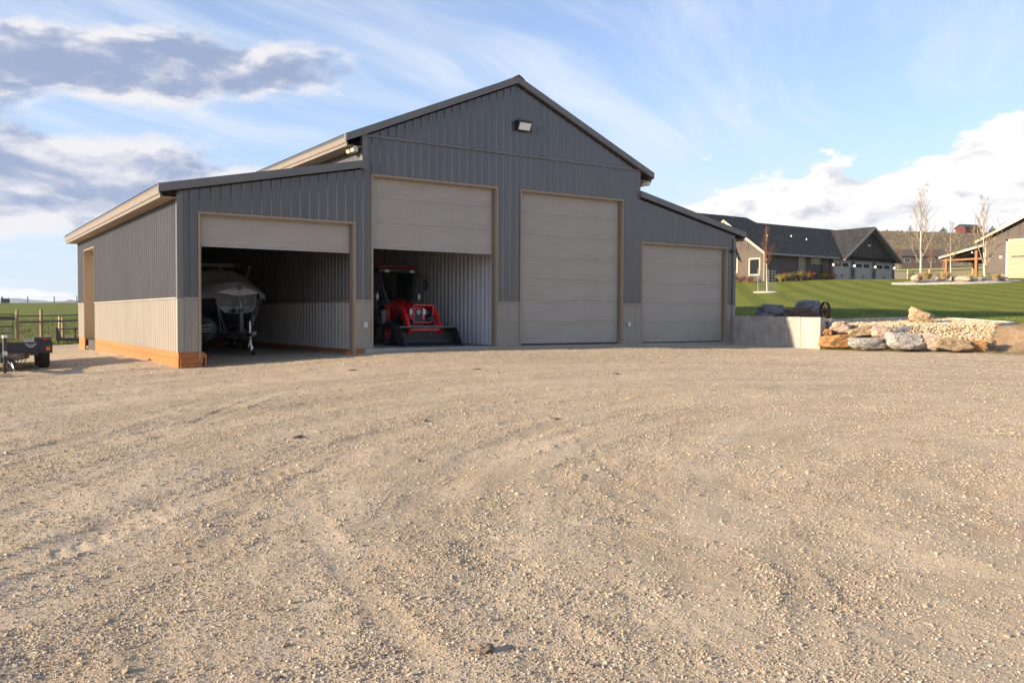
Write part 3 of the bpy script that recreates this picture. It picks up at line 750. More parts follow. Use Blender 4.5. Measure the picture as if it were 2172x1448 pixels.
# partitions inside the two open bays
sheet('partition_panel', (4.27, .22, 0), (0, 1, 0), (0, 0, 1), (-1, 0, 0), LEN-.3, lambda u: [(ZW+.01, 4.35)], charcoal_lit, barn, phase=.1, amp=1.35)
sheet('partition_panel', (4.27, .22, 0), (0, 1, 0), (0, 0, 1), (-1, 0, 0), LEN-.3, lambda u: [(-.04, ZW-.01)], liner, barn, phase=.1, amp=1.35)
sheet('partition_panel', (8.44, .22, 0), (0, 1, 0), (0, 0, 1), (-1, 0, 0), 7.0, lambda u: [(.01, 4.9)], galv_, barn, phase=.1, amp=1.35)
sheet('partition_panel', (4.40, .22, 0), (0, 1, 0), (0, 0, 1), (1, 0, 0), 7.0, lambda u: [(.01, 4.9)], galv_, barn)
MB().box(4.43, 8.43, 7.23, 7.28, .01, 4.9).build('partition_wall', mat('tan_board', (.30, .25, .19), .8, bump=.002), barn)
MB().box(4.43, 8.41, .28, 7.14, 4.72, 4.78).build('bay_ceiling', mat('ceiling_steel', (.30, .30, .30), .5), barn)
MB().box(.02, 4.2, 13.9, 13.95, -.3, 3.4).build('partition_wall', charcoal, barn)
MB().box(4.2, 4.24, .3, LEN-.1, ZW-.02, ZW+.03).build('wainscot_trim', stone_sd, barn)
MB().box(4.18, 4.34, .2, LEN-.2, -.30, -.045).build('skirt_board', skirt_m, barn)
# roofs: ribbed sheets with some thickness below
def roof(O, Ud, sl_len, Vd, Nn, mat_=roof_m):
    sheet('roof_panel', O, Ud, Vd, Nn, LEN+.42, lambda u: [(0., sl_len)], mat_, barn, phase=.05)
def slope(a, b):
    d = Vector(b)-Vector(a); L = d.length; return d/L, L
for (xa, za, xb, zb) in ((-.42, 3.615, XM0+.02, 4.600), (XR+.42, 3.615, XM1-.02, 4.600), (3.86, 5.185, 8.885, 7.325), (13.90, 5.185, 8.875, 7.325)):
    v, L = slope((xa, -.12, za), (xb, -.12, zb)); n = Vector((0, 1, 0)).cross(v)
    if n.z < 0: n = -n
    roof((xa, -.12, za), (0, 1, 0), L, v, n)
    # deck under the sheet
    p0 = Vector((xa, 0, za))-n*.03; p1 = Vector((xb, 0, zb))-n*.03
    mb = MB(); o1 = [Vector((p.x, y, p.z)) for p in (p0, p1) for y in (-.08, LEN+.25)]
    a, b, c, d = o1[0], o1[1], o1[3], o1[2]; mb.prism([a, b, c, d], -n*.05); mb.build('roof_deck', mat('purlin_wood', (.26, .20, .14), .8), barn)
    # rake trim on the front edge
    mb = MB(); e0 = Vector((xa, -.135, za)); e1 = Vector((xb, -.135, zb)); hh = .165
    if abs(xb-8.88) < .1: e1 = Vector((8.88, -.135, zb+.002))
    mb.prism([e0+n*.012, e1+n*.012, e1-Vector((0, 0, hh)), e0-Vector((0, 0, hh))], (0, .10, 0)); mb.build('rake_trim', trim_gr, barn)
MB().prism([(8.70, -.15, 7.262), (8.88, -.15, 7.352), (9.06, -.15, 7.262), (9.06, -.15, 7.285), (8.88, -.15, 7.38), (8.70, -.15, 7.285)], (0, LEN+.45, 0)).build('ridge_cap', roof_m, barn)
# eave fascia and soffit (lit on the left), both lean-tos and the centre roof
def eave(x, z, s, xin, fm):
    MB().box(min(x, x+s*.022), max(x, x+s*.022), -.10, LEN+.25, z-.195, z-.060).build('fascia', fm, barn)
    MB().box(min(x+s*.024, x+s*.06), max(x+s*.024, x+s*.06), -.06, LEN+.22, z-.275, z-.19).build('fascia', fm, barn)
    MB().box(min(x+s*.062, xin), max(x+s*.062, xin), -.05, LEN+.2, z-.262, z-.247).build('soffit', trim_tan, barn)
    MB().box(min(x-s*.012, x+s*.02), max(x-s*.012, x+s*.02), -.12, LEN+.28, z-.058, z-.004).build('drip_edge', roof_m, barn)
eave(-.40, 3.615, 1, -.02, fascia_m); eave(XR+.40, 3.615, -1, XR+.02, fascia_m)
eave(3.88, 5.19, 1, XM0-.02, fascia_m); eave(13.88, 5.19, -1, XM1+.02, fascia_m)
# trims: wainscot rail, corners, gable band
def rail(x0, x1): MB().box(x0, x1, -.036, .0, ZW-.018, ZW+.018).build('wainscot_trim', stone_sd, barn)
for a, b in ((.10, X1A-.03), (X1B+.03, X2A-.03), (X2B+.03, X3A-.03), (X3B+.03, X4A-.03), (X4B+.03, XR-.10)): rail(a, b)
for a, b in ((.06, DY0), (DY1, LEN)): MB().box(-.042, 0, a, b, ZW-.018, ZW+.018).build('wainscot_trim', stone_sd, barn)
def corner(x, s, z0, z1, m):     # L-shaped corner trim
    mb = MB(); a, b = sorted((x-s*.030, x+s*.105)); mb.box(a, b, -.032, -.024, z0, z1)
    c, d = sorted((x-s*.030, x-s*.022)); mb.box(c, d, -.0235, .09, z0, z1); mb.build('corner_trim', m, barn)
corner(0, 1, 0, ZW-.001, stone_sd); corner(0, 1, ZW+.001, 3.44, trim_gr); corner(XR, -1, 0, ZW-.001, stone_sd); corner(XR, -1, ZW+.001, 3.40, trim_gr)
corner(XM0, 1, 4.40, ZG+.05, trim_gr); corner(XM1, -1, 4.40, ZG+.05, trim_gr)
MB().box(XM0+.107, XM1-.107, -.040, -.002, ZG-.024, ZG+.024).build('gable_band', trim_gr, barn)
# openings: lining, outer edge trim, sectional door
secmesh = {}
def section_mesh(w, h, key):
    if key in secmesh: return secmesh[key]
    mb = MB(); npan = 3; mx, mz, gap = .10, .085, .09; pw = (w-2*mx-gap*(npan-1))/npan
    xs = [0.]; 
    for i in range(npan): xs += [mx+i*(pw+gap), mx+i*(pw+gap)+pw]
    xs.append(w); zs = [0., mz, h-mz, h]; y = 0.
    for i in range(len(xs)-1):
        for j in range(3):
            x0, x1, z0, z1 = xs[i], xs[i+1], zs[j], zs[j+1]
            if j == 1 and i % 2 == 1:
                rings = [(0, 0), (.012, .0035), (.030, .0035), (.050, .0005)]
                R_ = [[(x0+a, y+d, z0+a), (x1-a, y+d, z0+a), (x1-a, y+d, z1-a), (x0+a, y+d, z1-a)] for a, d in rings]
                for r0, r1 in zip(R_[:-1], R_[1:]):
                    for k in range(4): mb.quad(r0[k], r0[(k+1) % 4], r1[(k+1) % 4], r1[k])
                mb.quad(*R_[-1])
            else: mb.quad((x0, y, z0), (x1, y, z0), (x1, y, z1), (x0, y, z1))
    for a, b in (((0, 0, 0), (w, 0, 0)), ((w, 0, 0), (w, 0, h)), ((w, 0, h), (0, 0, h)), ((0, 0, h), (0, 0, 0))):
        mb.quad(a, b, (b[0], .05, b[2]), (a[0], .05, a[2]))
    mb.quad((0, .05, 0), (w, .05, 0), (w, .05, h), (0, .05, h))
    me = mb.mesh('door_section'); me.materials.append(door_m); secmesh[key] = me; return me
REC = .13
def opening(x0, x1, z1, zb, shut, zbots):
    n_ = .035
    MB().box(x0-n_, x0-.001, -.028, -.004, zb, z1+n_).build('door_trim', trim_tan, barn); MB().box(x1+.001, x1+n_, -.028, -.004, zb, z1+n_).build('door_trim', trim_tan, barn)
    MB().box(x0, x1, -.028, -.004, z1+.001, z1+n_).build('door_trim', trim_tan, barn)
    MB().box(x0, x0+.02, -.003, .21, zb, z1).build('door_jamb', trim_tan, barn); MB().box(x1-.02, x1, -.003, .21, zb, z1).build('door_jamb', trim_tan, barn)
    MB().box(x0+.021, x1-.021, -.003, .21, z1-.02, z1-.001).build('door_header', trim_tan, barn)
    MB().box(x1-.065, x1-.022, .075, .115, zb, z1-.022).build('weather_strip', fascia_m, barn); MB().box(x0+.022, x0+.05, .075, .115, zb, z1-.022).build('weather_strip', fascia_m, barn)
    w = x1-x0-.06; h = .6085
    dr = empty('garage_door', (x0+.03, REC, 0), parent=barn)
    me = section_mesh(w, h-.0045, round(w, 2))
    for zb_ in zbots: link(me, 'door_section', dr, (0, 0, zb_))
    zlow = zbots[0]; MB().box(0, w, -.006, .05, zlow-.045, zlow-.004).build('bottom_seal', black if shut else chrome if False else mat('seal_grey', (.36, .35, .33), .5), dr)
    return dr
opening(X2A, X2B, ZD2, .0, False, [2.535+.6085*k for k in range(3)])
opening(X3A, X3B, ZD2, .0, True, [.05+.6085*k for k in range(7)])
opening(X4A, X4B, ZD1, -.03, True, [.03+.6085*k for k in range(5)])
opening(X1A, X1B, ZD1, -.2, False, [2.39+.6085*k for k in range(2)])
# solid wall behind each end of the open doors keeps the bays dark: headers inside
MB().box(X2A-.16, X2B+.14, .23, .27, 4.0, 4.95).build('header_board', mat('tan_board', (.3, .25, .19), .8), barn)
MB().box(.02, 4.25, .23, .27, 2.85, 3.62).build('header_board', MATS['tan_board'], barn)
# side door on the left wall, deep in its opening
MB().box(-.03, .40, DY1-.025, DY1, -.06, 3.03).build('door_jamb', trim_tan, barn); MB().box(-.03, .40, DY0, DY0+.025, -.06, 3.03).build('door_jamb', trim_tan, barn)
MB().box(-.03, .40, DY0+.026, DY1-.026, 3.0, 3.03).build('door_header', trim_tan, barn)
sd_ = empty('side_door', (.33, DY0, 0), parent=barn)
for k in range(5): MB().box(0, .05, .03, DY1-DY0-.03, -.03+.606*k, -.03+.606*k+.598).build('door_section', door_m, sd_)
MB().box(.10, .40, DY0-.03, DY1+.0, -.50, -.07).build('gap_block', mat('dark_gap', (.06, .05, .045), .9), barn)  # darkness of the gap below the door put into this block's colour
# floor slab and the stained skirt boards
MB().box(XM0+.02, XR-.02, -.06, LEN-.05, -.30, -.004).build('floor_slab', concrete, barn, bevel=.012)
def plank(x0, x1, y0, y1, z0, z1): MB().box(x0, x1, y0, y1, z0, z1).build('skirt_board', skirt_m, barn, bevel=.004)
for a, b in ((.0, 4.86), (4.865, 9.7), (9.705, DY0-.03)): plank(-.008, .030, a, b, -.148, -.004); plank(-.012, .026, a+.004, b-.004, -.50, -.152)
plank(-.008, .030, DY1+.01, LEN, -.148, -.004); plank(-.012, .026, DY1+.01, LEN, -.56, -.152)
plank(.034, X1A+.09, -.010, .028, -.130, -.004); plank(.034, X1A+.06, -.014, .024, -.255, -.134); plank(.034, X1A+.04, -.014, .024, -.50, -.259)
plank(X1A+.095, X1A+.13, -.02, .30, -.30, -.04); plank(X1B-.2, X1B-.02, .03, .17, -.19, -.07); plank(X1B+.04, XM0+.4, .005, .04, -.20, -.004)
# screw heads in rows
mb = MB()
for z in (.62, 1.8, 2.45, 3.15, 4.0, 4.75):
    for k in range(78):
        x = .04+k*RIB+.03
        if x > XR-.1 or doors_at(x) and z < doors_at(x)+.05: continue
        top = ztop_l(x) if x < XM0 else (ztop_m(x) if x < XM1 else ztop_r(x))
        if z < top-.1: mb.box(x-.007, x+.007, -.008, -.0005, z-.007, z+.007)
    if z < 3.4:
        for k in range(66):
            y = .05+k*RIB+.03
            if DY0-.05 < y < DY1+.05: continue
            mb.box(-.008, -.0005, y-.007, y+.007, z-.007, z+.007)
tag(mb.build('screw_heads', mat('screw_paint', (.05, .05, .05), .5), barn), kind='stuff')
# lamps and boxes on the walls
def wallpack(x, z):
    e = empty('wall_light', (x, -.02, z), parent=barn)
    MB().prism([(-.23, 0, -.14), (-.23, -.10, -.14), (-.23, -.20, .06), (-.23, -.20, .13), (-.23, 0, .13)], (.46, 0, 0)).build('housing', black, e, bevel=.012)
    MB().prism([(-.185, -.112, -.125), (-.185, -.204, .05), (-.185, -.210, .047), (-.185, -.118, -.128)], (.37, 0, 0)).build('lens', lens_m, e)
wallpack(9.06, 6.03)
def flood(x, y, z, s):
    e = empty('eave_light', (x, y, z), parent=barn)
    MB().lathe([(-.03, .001), (-.03, .045), (.03, .05), (.03, .001)], (0, 0, .08), 'Z', 14).build('camera_dome', black, e, True)
    for k in (-1, 1):
        MB().quadbox([(-.06+s*.02, k*.13-.09, -.10), (.06+s*.02, k*.13-.09, -.10), (.06+s*.02, k*.13+.09, -.10), (-.06+s*.02, k*.13+.09, -.10), (-.07, k*.13-.1, .0), (.07, k*.13-.1, 0.), (.07, k*.13+.1, .0), (-.07, k*.13+.1, .0)]).build('lamp_head', mat('lamp_beige', (.55, .50, .38), .5), e, bevel=.01)
    MB().box(-.02, .02, -.24, .24, .002, .03).build('lamp_arm', MATS['lamp_beige'], e)
flood(4.12, .14, 4.90, 1); flood(13.62, .02, 4.88, -1)
e = empty('eave_light', (17.44, -.03, 2.96), parent=barn); MB().box(-.05, .05, -.10, 0, -.04, .06).build('housing', black, e, bevel=.01); MB().box(-.09, .09, -.15, -.102, .0, .05).build('lamp_head', black, e)
for x, z in ((4.40, .59), (13.02, .58)):
    e = empty('outlet_box', (x, -.006, z), parent=barn)
    MB().box(-.055, .055, -.055, 0, -.075, .075).build('housing', mat('box_grey', (.40, .41, .42), .4), e, bevel=.006)
    MB().box(-.03, .03, -.075, -.056, -.05, .05).build('cover', mat('cover_grey', (.55, .56, .57), .35), e, bevel=.006)

# ================================================================== right of the barn: wall, rocks, bed edge
def atp(px, py, D):
    v = fw + rt*((px-1086)/FPX) + up*((724-py)/FPX); return Vector((CX, CY, CZ)) + v*D
VA = math.atan2(rt.y, rt.x)      # heading of things set square to the yard view
wall = tag(empty('retaining_wall', (17.60, 0, -.2)), 'low grey concrete retaining wall running out from the barn corner', 'wall')
WL = 3.42; edges = [0.02, .30, .90, 1.50, 2.10, 2.70, WL]
for a, b in zip(edges[:-1], edges[1:]):
    MB().box(0, .25, -b+.004, -a-.004, 0, 1.055-.012*a).build('wall_panel', concrete, wall, bevel=.008)
MB().box(.03, .22, -WL+.02, -.03, .01, 1.02-.012*WL).build('wall_core', concrete, wall)
MB().box(.02, .24, .02, LEN+1, .3, 1.05).build('wall_return', concrete, wall)
def rockmesh(seed, dims, nplane=9, rough=.05, sub=4):
    import bmesh
    r_ = random.Random(seed); bm = bmesh.new(); bmesh.ops.create_icosphere(bm, subdivisions=sub, radius=1)
    pls = []
    for i in range(nplane):
        z = r_.uniform(-1, 1); a = r_.uniform(0, 6.283); q_ = math.sqrt(1-z*z); pls.append((Vector((q_*math.cos(a), q_*math.sin(a), z)), r_.uniform(.50, .66)))
    for ax in ((1, 0, 0), (-1, 0, 0), (0, 1, 0), (0, -1, 0), (0, 0, 1), (0, 0, -1)): pls.append(((Vector(ax)+Vector((r_.uniform(-.22, .22), r_.uniform(-.22, .22), r_.uniform(-.22, .22)))).normalized(), r_.uniform(.50, .58)))
    from mathutils import noise as mn
    off = Vector((seed*3.7, seed*1.3, seed*.7))
    for v in bm.verts:
        p = v.co.copy(); k = 1.
        for n_, d_ in pls:
            c = p.dot(n_)
            if c > 0: k = min(k, d_/c)
        p *= k
        p += v.co*((mn.fractal(p*2.2+off, .8, 2., 5)*.9-abs(mn.noise(p*3.1+off))*.8+abs(mn.noise(p*7.+off))*.35)*rough)
        v.co = p
    xs = [v.co.x for v in bm.verts]; ys = [v.co.y for v in bm.verts]; zs = [v.co.z for v in bm.verts]
    c = Vector(((max(xs)+min(xs))/2, (max(ys)+min(ys))/2, (max(zs)+min(zs))/2)); s_ = Vector((max(xs)-min(xs), max(ys)-min(ys), max(zs)-min(zs)))
    for v in bm.verts: v.co = Vector(((v.co.x-c.x)/s_.x*dims[0], (v.co.y-c.y)/s_.y*dims[1], (v.co.z-c.z)/s_.z*dims[2]))
    me = bpy.data.meshes.new('rock'); bm.to_mesh(me); bm.free(); me.shade_smooth()
    try: me.set_sharp_from_angle(angle=R(13))
    except Exception: pass
    return me
def rockmat(name, cols, sx=1., sz=3.):
    def fn(t, p):
        oc = t.coord('Object'); v = t.scale(oc, sx, sx, sz)
        n = t.noise(v, 3.2, 7, .68, .8); f = t.noise(oc, 26., 5, .7); l = t.noise(oc, 5., 5, .65)
        c = t.ramp(n, [(.28, cols[0]), (.5, cols[1]), (.72, cols[2])]); c = t.mix(t.math('MULTIPLY', t.step(f, .52, .74), .4), c, tuple(x*.4 for x in cols[0]))
        c = t.mix(t.math('MULTIPLY', t.step(l, .58, .75), .45), c, cols[2])
        t.put(p.inputs['Base Color'], c); p.inputs['Roughness'].default_value = .9; p.inputs['Specular IOR Level'].default_value = .3
        cr_ = t.voro(t.vmath('ADD', t.scale(oc, 1, 1, 2.2), t.vmath('SCALE', t.noise(oc, 4., 3, .6, out=1), .35)), 2.6, 'DISTANCE_TO_EDGE'); cm = t.step(cr_, .035, .0)
        t.put(p.inputs['Base Color'], t.mix(t.math('MULTIPLY', cm, .55), c, tuple(x*.35 for x in cols[0])))
        t.put(p.inputs['Normal'], t.bump(t.math('SUBTRACT', t.math('ADD', n, t.math('MULTIPLY', f, .5)), t.math('MULTIPLY', cm, .8)), .8, .035))
    return custom(name, fn)
RM = {'orange': rockmat('orange_rock', [(.20, .09, .035), (.36, .19, .07), (.46, .30, .16)]), 'pink': rockmat('pink_rock', [(.32, .22, .16), (.45, .34, .26), (.53, .43, .35)]),
      'tan': rockmat('tan_rock', [(.27, .185, .10), (.40, .29, .175), (.48, .38, .26)]), 'grey': rockmat('grey_white_rock', [(.14, .14, .135), (.33, .32, .29), (.52, .48, .41)], sz=5.),
      'pale': rockmat('pale_rock', [(.22, .21, .20), (.37, .35, .32), (.50, .46, .40)], sx=5., sz=.8), 'mauve': rockmat('mauve_rock', [(.28, .20, .16), (.42, .32, .26), (.50, .40, .33)]),
      'dark': rockmat('dark_boulder', [(.085, .088, .095), (.17, .175, .185), (.28, .28, .28)], sz=2.), 'brown': rockmat('brown_boulder', [(.07, .045, .03), (.13, .09, .065), (.20, .17, .14)])}
def rock(px, py, w, h, D, m, seed, label, depth=None, name='boulder', rz=0., tilt=0., group=None, rest=False):
    c = atp(px, py, D); k = D/FPX; dims = (w*k, depth or max(.35, .75*min(w, h*1.6)*k), h*k)
    me = rockmesh(seed, dims, rough=.13 if m in ('dark', 'brown', 'grey') else .09); me.materials.append(RM[m])
    if rest: c.z = min(c.z, gz(c.x, c.y)+dims[2]*.40)
    o = link(me, name, None, c, (tilt*.5, tilt, VA+rz)); tag(o, label, 'rock', group or 'landscape rocks by the retaining wall'); return o
rock(1771, 724, 68, 31, 25.75, 'orange', 11, 'rust orange rock at the foot of the concrete wall end')
rock(1842, 729, 86, 27, 25.35, 'grey', 12, 'streaked grey and white rock in the bottom course, second from the wall')
rock(1920, 723, 77, 38, 24.95, 'pale', 13, 'big squarish pale grey rock in the middle of the bottom course')
rock(1971, 722, 36, 38, 24.85, 'mauve', 14, 'small pointed pinkish brown rock leaning beside the long tan one', tilt=.3)
rock(2020, 731, 88, 29, 24.55, 'tan', 15, 'long low tan rock, farthest right of the large ones', tilt=.12)
rock(2068, 733, 44, 22, 24.75, 'orange', 16, 'small brownish rock half buried in the dirt at the right end of the row')
rock(2096, 727, 34, 18, 24.95, 'tan', 26, 'little tan stone at the bed edge above the dirt bank')
rock(1751, 705, 22, 18, 26.1, 'orange', 17, 'fist sized orange stone wedged beside the wall above the rust orange rock')
rock(1779, 695, 48, 29, 26.2, 'pink', 18, 'rounded pale pink rock in the upper course nearest the wall')
rock(1826, 703, 58, 23, 25.9, 'tan', 19, 'flat tan slab in the upper course over the streaked rock', tilt=-.12)
rock(1876, 706, 56, 27, 25.6, 'mauve', 20, 'dusty pink rock in the upper course, farthest from the wall', tilt=.08)
rock(1753, 687, 28, 24, 26.7, 'dark', 21, 'small dark grey rock tucked behind the wall end')
rock(1912, 698, 34, 14, 25.4, 'dark', 27, 'thin dark grey stone lying behind the squarish pale rock')
rock(1634, 661, 62, 34, 29.4, 'dark', 22, 'dark grey boulder behind the concrete wall, nearest the barn', depth=.7)
rock(1694, 666, 60, 30, 28.7, 'brown', 23, 'low brown boulder in front of the tall grey one behind the wall', depth=.6)
rock(1712, 658, 66, 46, 29.3, 'dark', 24, 'tall grey slanting boulder behind the wall beside the iron wheel', depth=.7, tilt=-.15)
rock(1953, 669, 50, 32, 27.9, 'tan', 25, 'lone angular tan and grey boulder standing on the gravel bed', depth=.65, tilt=.35, rest=True)
# iron wheel
c = atp(1750, 660, 28.3); w = tag(empty('iron_wheel', (c.x, c.y, c.z), -2.04), 'rusty spoked iron wagon wheel leaning on a boulder', 'wheel')
mb = MB(); mb.lathe([(-.045, .285), (.045, .285), (.045, .31), (-.045, .31)], (0, 0, 0), 'Y', 32, closed=True); mb.build('rim', rust, w, True)
MB().lathe([(-.07, .001), (-.07, .05), (.07, .05), (.07, .001)], (0, 0, 0), 'Y', 14).build('hub', rust, w, True)
for k in range(10):
    a = 2*math.pi*k/10; MB().tube([(.04*math.cos(a), 0, .04*math.sin(a)), (.29*math.cos(a), 0, .29*math.sin(a))], .012, 6).build('spoke', rust, w)
# curb round the bed
cl = smooth_line(CURB, 5); P = []
for i, (x, y) in enumerate(cl):
    a = cl[max(i-1, 0)]; b = cl[min(i+1, len(cl)-1)]; d = Vector((b[0]-a[0], b[1]-a[1])).normalized(); n_ = Vector((-d.y, d.x)); z = gz(x, y)
    P.append([(x-n_.x*o, y-n_.y*o, z+h) for o, h in ((-.07, -.12), (-.065, .07), (.065, .075), (.07, -.12))])
tag(MB().grid(P).build('concrete_curb', mat('curb_concrete', (.44, .42, .38), .9, var=.15, bump=.004), None), 'curved concrete curb along the back of the gravel bed', 'curb')
# weeds at the rock feet and bare-ground edge: blades in one object
def blades(name, pts, hmin, hmax, wid, m, lean=.5, n=6):
    V, F = [], []
    for (x, y, z) in pts:
        for k in range(n):
            a = random.uniform(0, 6.283); h = random.uniform(hmin, hmax); r_ = random.uniform(0, .06); l = lean*h*random.random()
            bx, by = x+r_*math.cos(a), y+r_*math.sin(a); a2 = random.uniform(0, 6.283); dx, dy = wid*math.cos(a2), wid*math.sin(a2)
            b = len(V); V += [(bx-dx, by-dy, z-.01), (bx+dx, by+dy, z-.01), (bx+dx*.5+.5*l*math.cos(a), by+dy*.5+.5*l*math.sin(a), z+h*.6), (bx+l*math.cos(a), by+l*math.sin(a), z+h)]
            F += [(b, b+1, b+2), (b, b+2, b+3)]
    me = bpy.data.meshes.new(name); me.from_pydata(V, [], F); me.materials.append(m); o = bpy.data.objects.new(name, me); COL.objects.link(o); o['kind'] = 'stuff'; return o
def leafmat(name, a, b, trans=.0):
    def fn(t, p):
        oc = t.coord('Object'); n = t.noise(oc, 1.3, 4, .7); f = t.noise(oc, 11., 2, .6)
        c = t.mix(t.step(n, .3, .7), a, b); c = t.mix(t.math('MULTIPLY', t.step(f, .5, .7), .5), c, tuple(x*.5 for x in a)); t.put(p.inputs['Base Color'], c)
        p.inputs['Roughness'].default_value = .75; p.inputs['Specular IOR Level'].default_value = .2
    return custom(name, fn)
weed_m = leafmat('weed_green', (.075, .095, .022), (.20, .16, .06)); grassb_m = leafmat('field_blade', (.10, .135, .03), (.185, .18, .065)); lawnb_m = leafmat('lawn_blade', (.09, .135, .025), (.16, .195, .045))
def surf_z(x, y): return surf(x, y)[0]
def drop(P, f=ground):
    a = np.array(P); return np.column_stack([a, f(a[:, 0], a[:, 1])]).tolist()
pts = []
for i in range(2, 7):
    (xa, ya), (xb, yb) = EDGE[i], EDGE[i+1]
    for k in range(int(140*math.hypot(xb-xa, yb-ya)) if i < 6 else 260):
        u = random.random(); o_ = random.gauss(.28, .10) if i < 6 else random.gauss(-.1, .5); x = xa+(xb-xa)*u-o_*.72; y = ya+(yb-ya)*u-o_*.68; pts.append((x, y))
pts = drop(pts, surf_z)
blades('weeds', pts, .02, .085, .004, weed_m, .9, 5)
pts = []
for k in range(9000):
    y = 20+50*random.random()**1.5; x = CX+(y-CY)*math.tan(YAW+random.uniform(-.60, -.38)); 
    if not (-.3 < x < 18 and y < 15.5): pts.append((x, y))
pts = drop(pts)
blades('field_grass_tufts', pts, .05, .22, .008, grassb_m, .8, 5)
a_ = rng.uniform(18.1, 31, 5200); b_ = rng.uniform(-5, 12, 5200); ok = inside(a_, b_, LAWNPOLY) & ~inside(a_, b_, BEDPOLY)
pts = drop(np.stack([a_[ok], b_[ok]], 1))
blades('lawn_grass_tufts', pts, .02, .06, .006, lawnb_m, .7, 6)

# ================================================================== the neighbouring house
HX0, HX1, HY, HZ, HE = 69.35, 92.75, 42.0, 4.55, 7.86
def lapfn(col, pitch, vert=False):
    def fn(t, p):
        oc = t.coord('Object'); s = t.sep(oc)
        z = t.math('FRACT', t.math('DIVIDE', s[2] if not vert else t.math('ADD', s[0], s[1]), pitch)); n = t.noise(t.scale(oc, 1, 1, 3), 1.5, 5, .65)
        c = t.mix(t.step(n, .3, .7), tuple(x*.86 for x in col), tuple(x*1.12 for x in col)); t.put(p.inputs['Base Color'], c); p.inputs['Roughness'].default_value = .7
        if not vert: t.put(p.inputs['Normal'], t.bump(t.math('SUBTRACT', 1., z), 1., .035))
    return custom('lap_siding' if not vert else 'board_siding', fn)
lap = lapfn((.088, .067, .053), .19); board = lapfn((.070, .053, .045), .4, True)
def shinglefn(t, p):
    oc = t.coord('Object'); n = t.noise(oc, 2.2, 5, .7); v = t.voro(t.scale(oc, 1.6, 1.6, 3.2), 2.4, out='Color'); c = t.mix(t.sep(v)[0], (.020, .020, .022), (.050, .049, .050)); c = t.mix(t.math('MULTIPLY', t.step(n, .5, .7), .4), c, (.035, .035, .036))
    t.put(p.inputs['Base Color'], c); p.inputs['Roughness'].default_value = .95; p.inputs['Specular IOR Level'].default_value = .2; t.put(p.inputs['Normal'], t.bump(t.noise(oc, 9., 3, .7), .4, .03))
shingle = custom('roof_shingle', shinglefn)
tanpaint = mat('cream_trim', (.50, .42, .31), .6); greypaint = mat('grey_trim_paint', (.24, .23, .22), .6); gdoor = mat('garage_white', (.40, .37, .35), .5); stonev = rockmat('stone_veneer', [(.12, .09, .07), (.22, .18, .14), (.34, .29, .24)])
warm = emit('lamp_glow', (1, .86, .62), 3.)
house = tag(empty('ranch_house', (HX0, HY, HZ)), 'long dark grey ranch house with shingled roof and three garage doors on the lawn', 'house')
def H(x, y, z): return (x-HX0, y-HY, z-HZ)
RY, RZ = 47.3, 11.42
MB().box(0, HX1-HX0, 0, 10.6, 0, HE-HZ).build('wall', lap, house)
MB().prism([H(HX0+.01, HY+.02, HE), H(HX0+.01, 52.58, HE), H(HX0+.01, RY, RZ-.15)], (.2, 0, 0)).build('gable_wall', board, house)
MB().prism([H(HX1-.2, HY+.02, HE), H(HX1-.2, 52.58, HE), H(HX1-.2, RY, RZ-.15)], (.19, 0, 0)).build('gable_wall', board, house)
def slab(pts, th, m, name, parent, down=True):
    a = [Vector(p) for p in pts]; n_ = (a[1]-a[0]).cross(a[2]-a[0]).normalized()
    if n_.z < 0: n_ = -n_
    return MB().prism(a, -n_*th).build(name, m, parent)
OV = .5; k_ = (RZ-HE)/(RY-HY)
rf = slab([H(HX0-OV, HY-OV, HE-OV*k_+.12), H(HX1+OV, HY-OV, HE-OV*k_+.12), H(HX1+OV, RY, RZ+.12), H(HX0-OV, RY, RZ+.12)], .16, shingle, 'roof', house)
slab([H(HX0-OV, 52.6+OV, HE-OV*k_+.12), H(HX1+OV, 52.6+OV, HE-OV*k_+.12), H(HX1+OV, RY, RZ+.12), H(HX0-OV, RY, RZ+.12)], .16, shingle, 'roof', house)
MB().box(-OV, 12.4, -OV-.03, -OV-.002, HE-OV*k_-.16-HZ, HE-OV*k_+.08-HZ).build('gutter', greypaint, house)
for s_, yy in ((1, HY-OV), (-1, 52.6+OV)):
    a = H(HX0-OV-.02, yy, HE-OV*k_); b = H(HX0-OV-.02, RY, RZ)
    MB().prism([(a[0], a[1], a[2]-.18), (a[0], a[1], a[2]+.10), (b[0], b[1], b[2]+.10), (b[0], b[1], b[2]-.18)], (-.04, 0, 0)).build('rake_board', tanpaint, house)
for x, y in ((72.9, 44.6), (77.4, 44.9), (79.6, 44.5)):
    zz = HE+(y-HY)*k_; vx = H(x, y, zz); MB().tube([(vx[0], vx[1], vx[2]), (vx[0], vx[1], vx[2]+.28)], .07, 8).build('roof_vent', white, rf)
    bpy.data.objects[-1] if False else None
# rear hip roof that rises behind
slab([H(63, 46, 8.4), H(80.8, 46.0, 9.2), H(76.8, 51, 12.62), H(63, 51, 12.62)], .1, shingle, 'roof', house)
slab([H(80.8, 46, 9.2), H(80.8, 57, 8.4), H(76.8, 51, 12.62)], .1, shingle, 'roof', house); slab([H(63, 57, 8.4), H(80.8, 57, 8.4), H(76.8, 51, 12.62), H(63, 51, 12.62)], .1, shingle, 'roof', house)
MB().box(H(63, 0, 0)[0], H(79.8, 0, 0)[0], 5, 14.5, 0, 3.9).build('wall', lap, house)
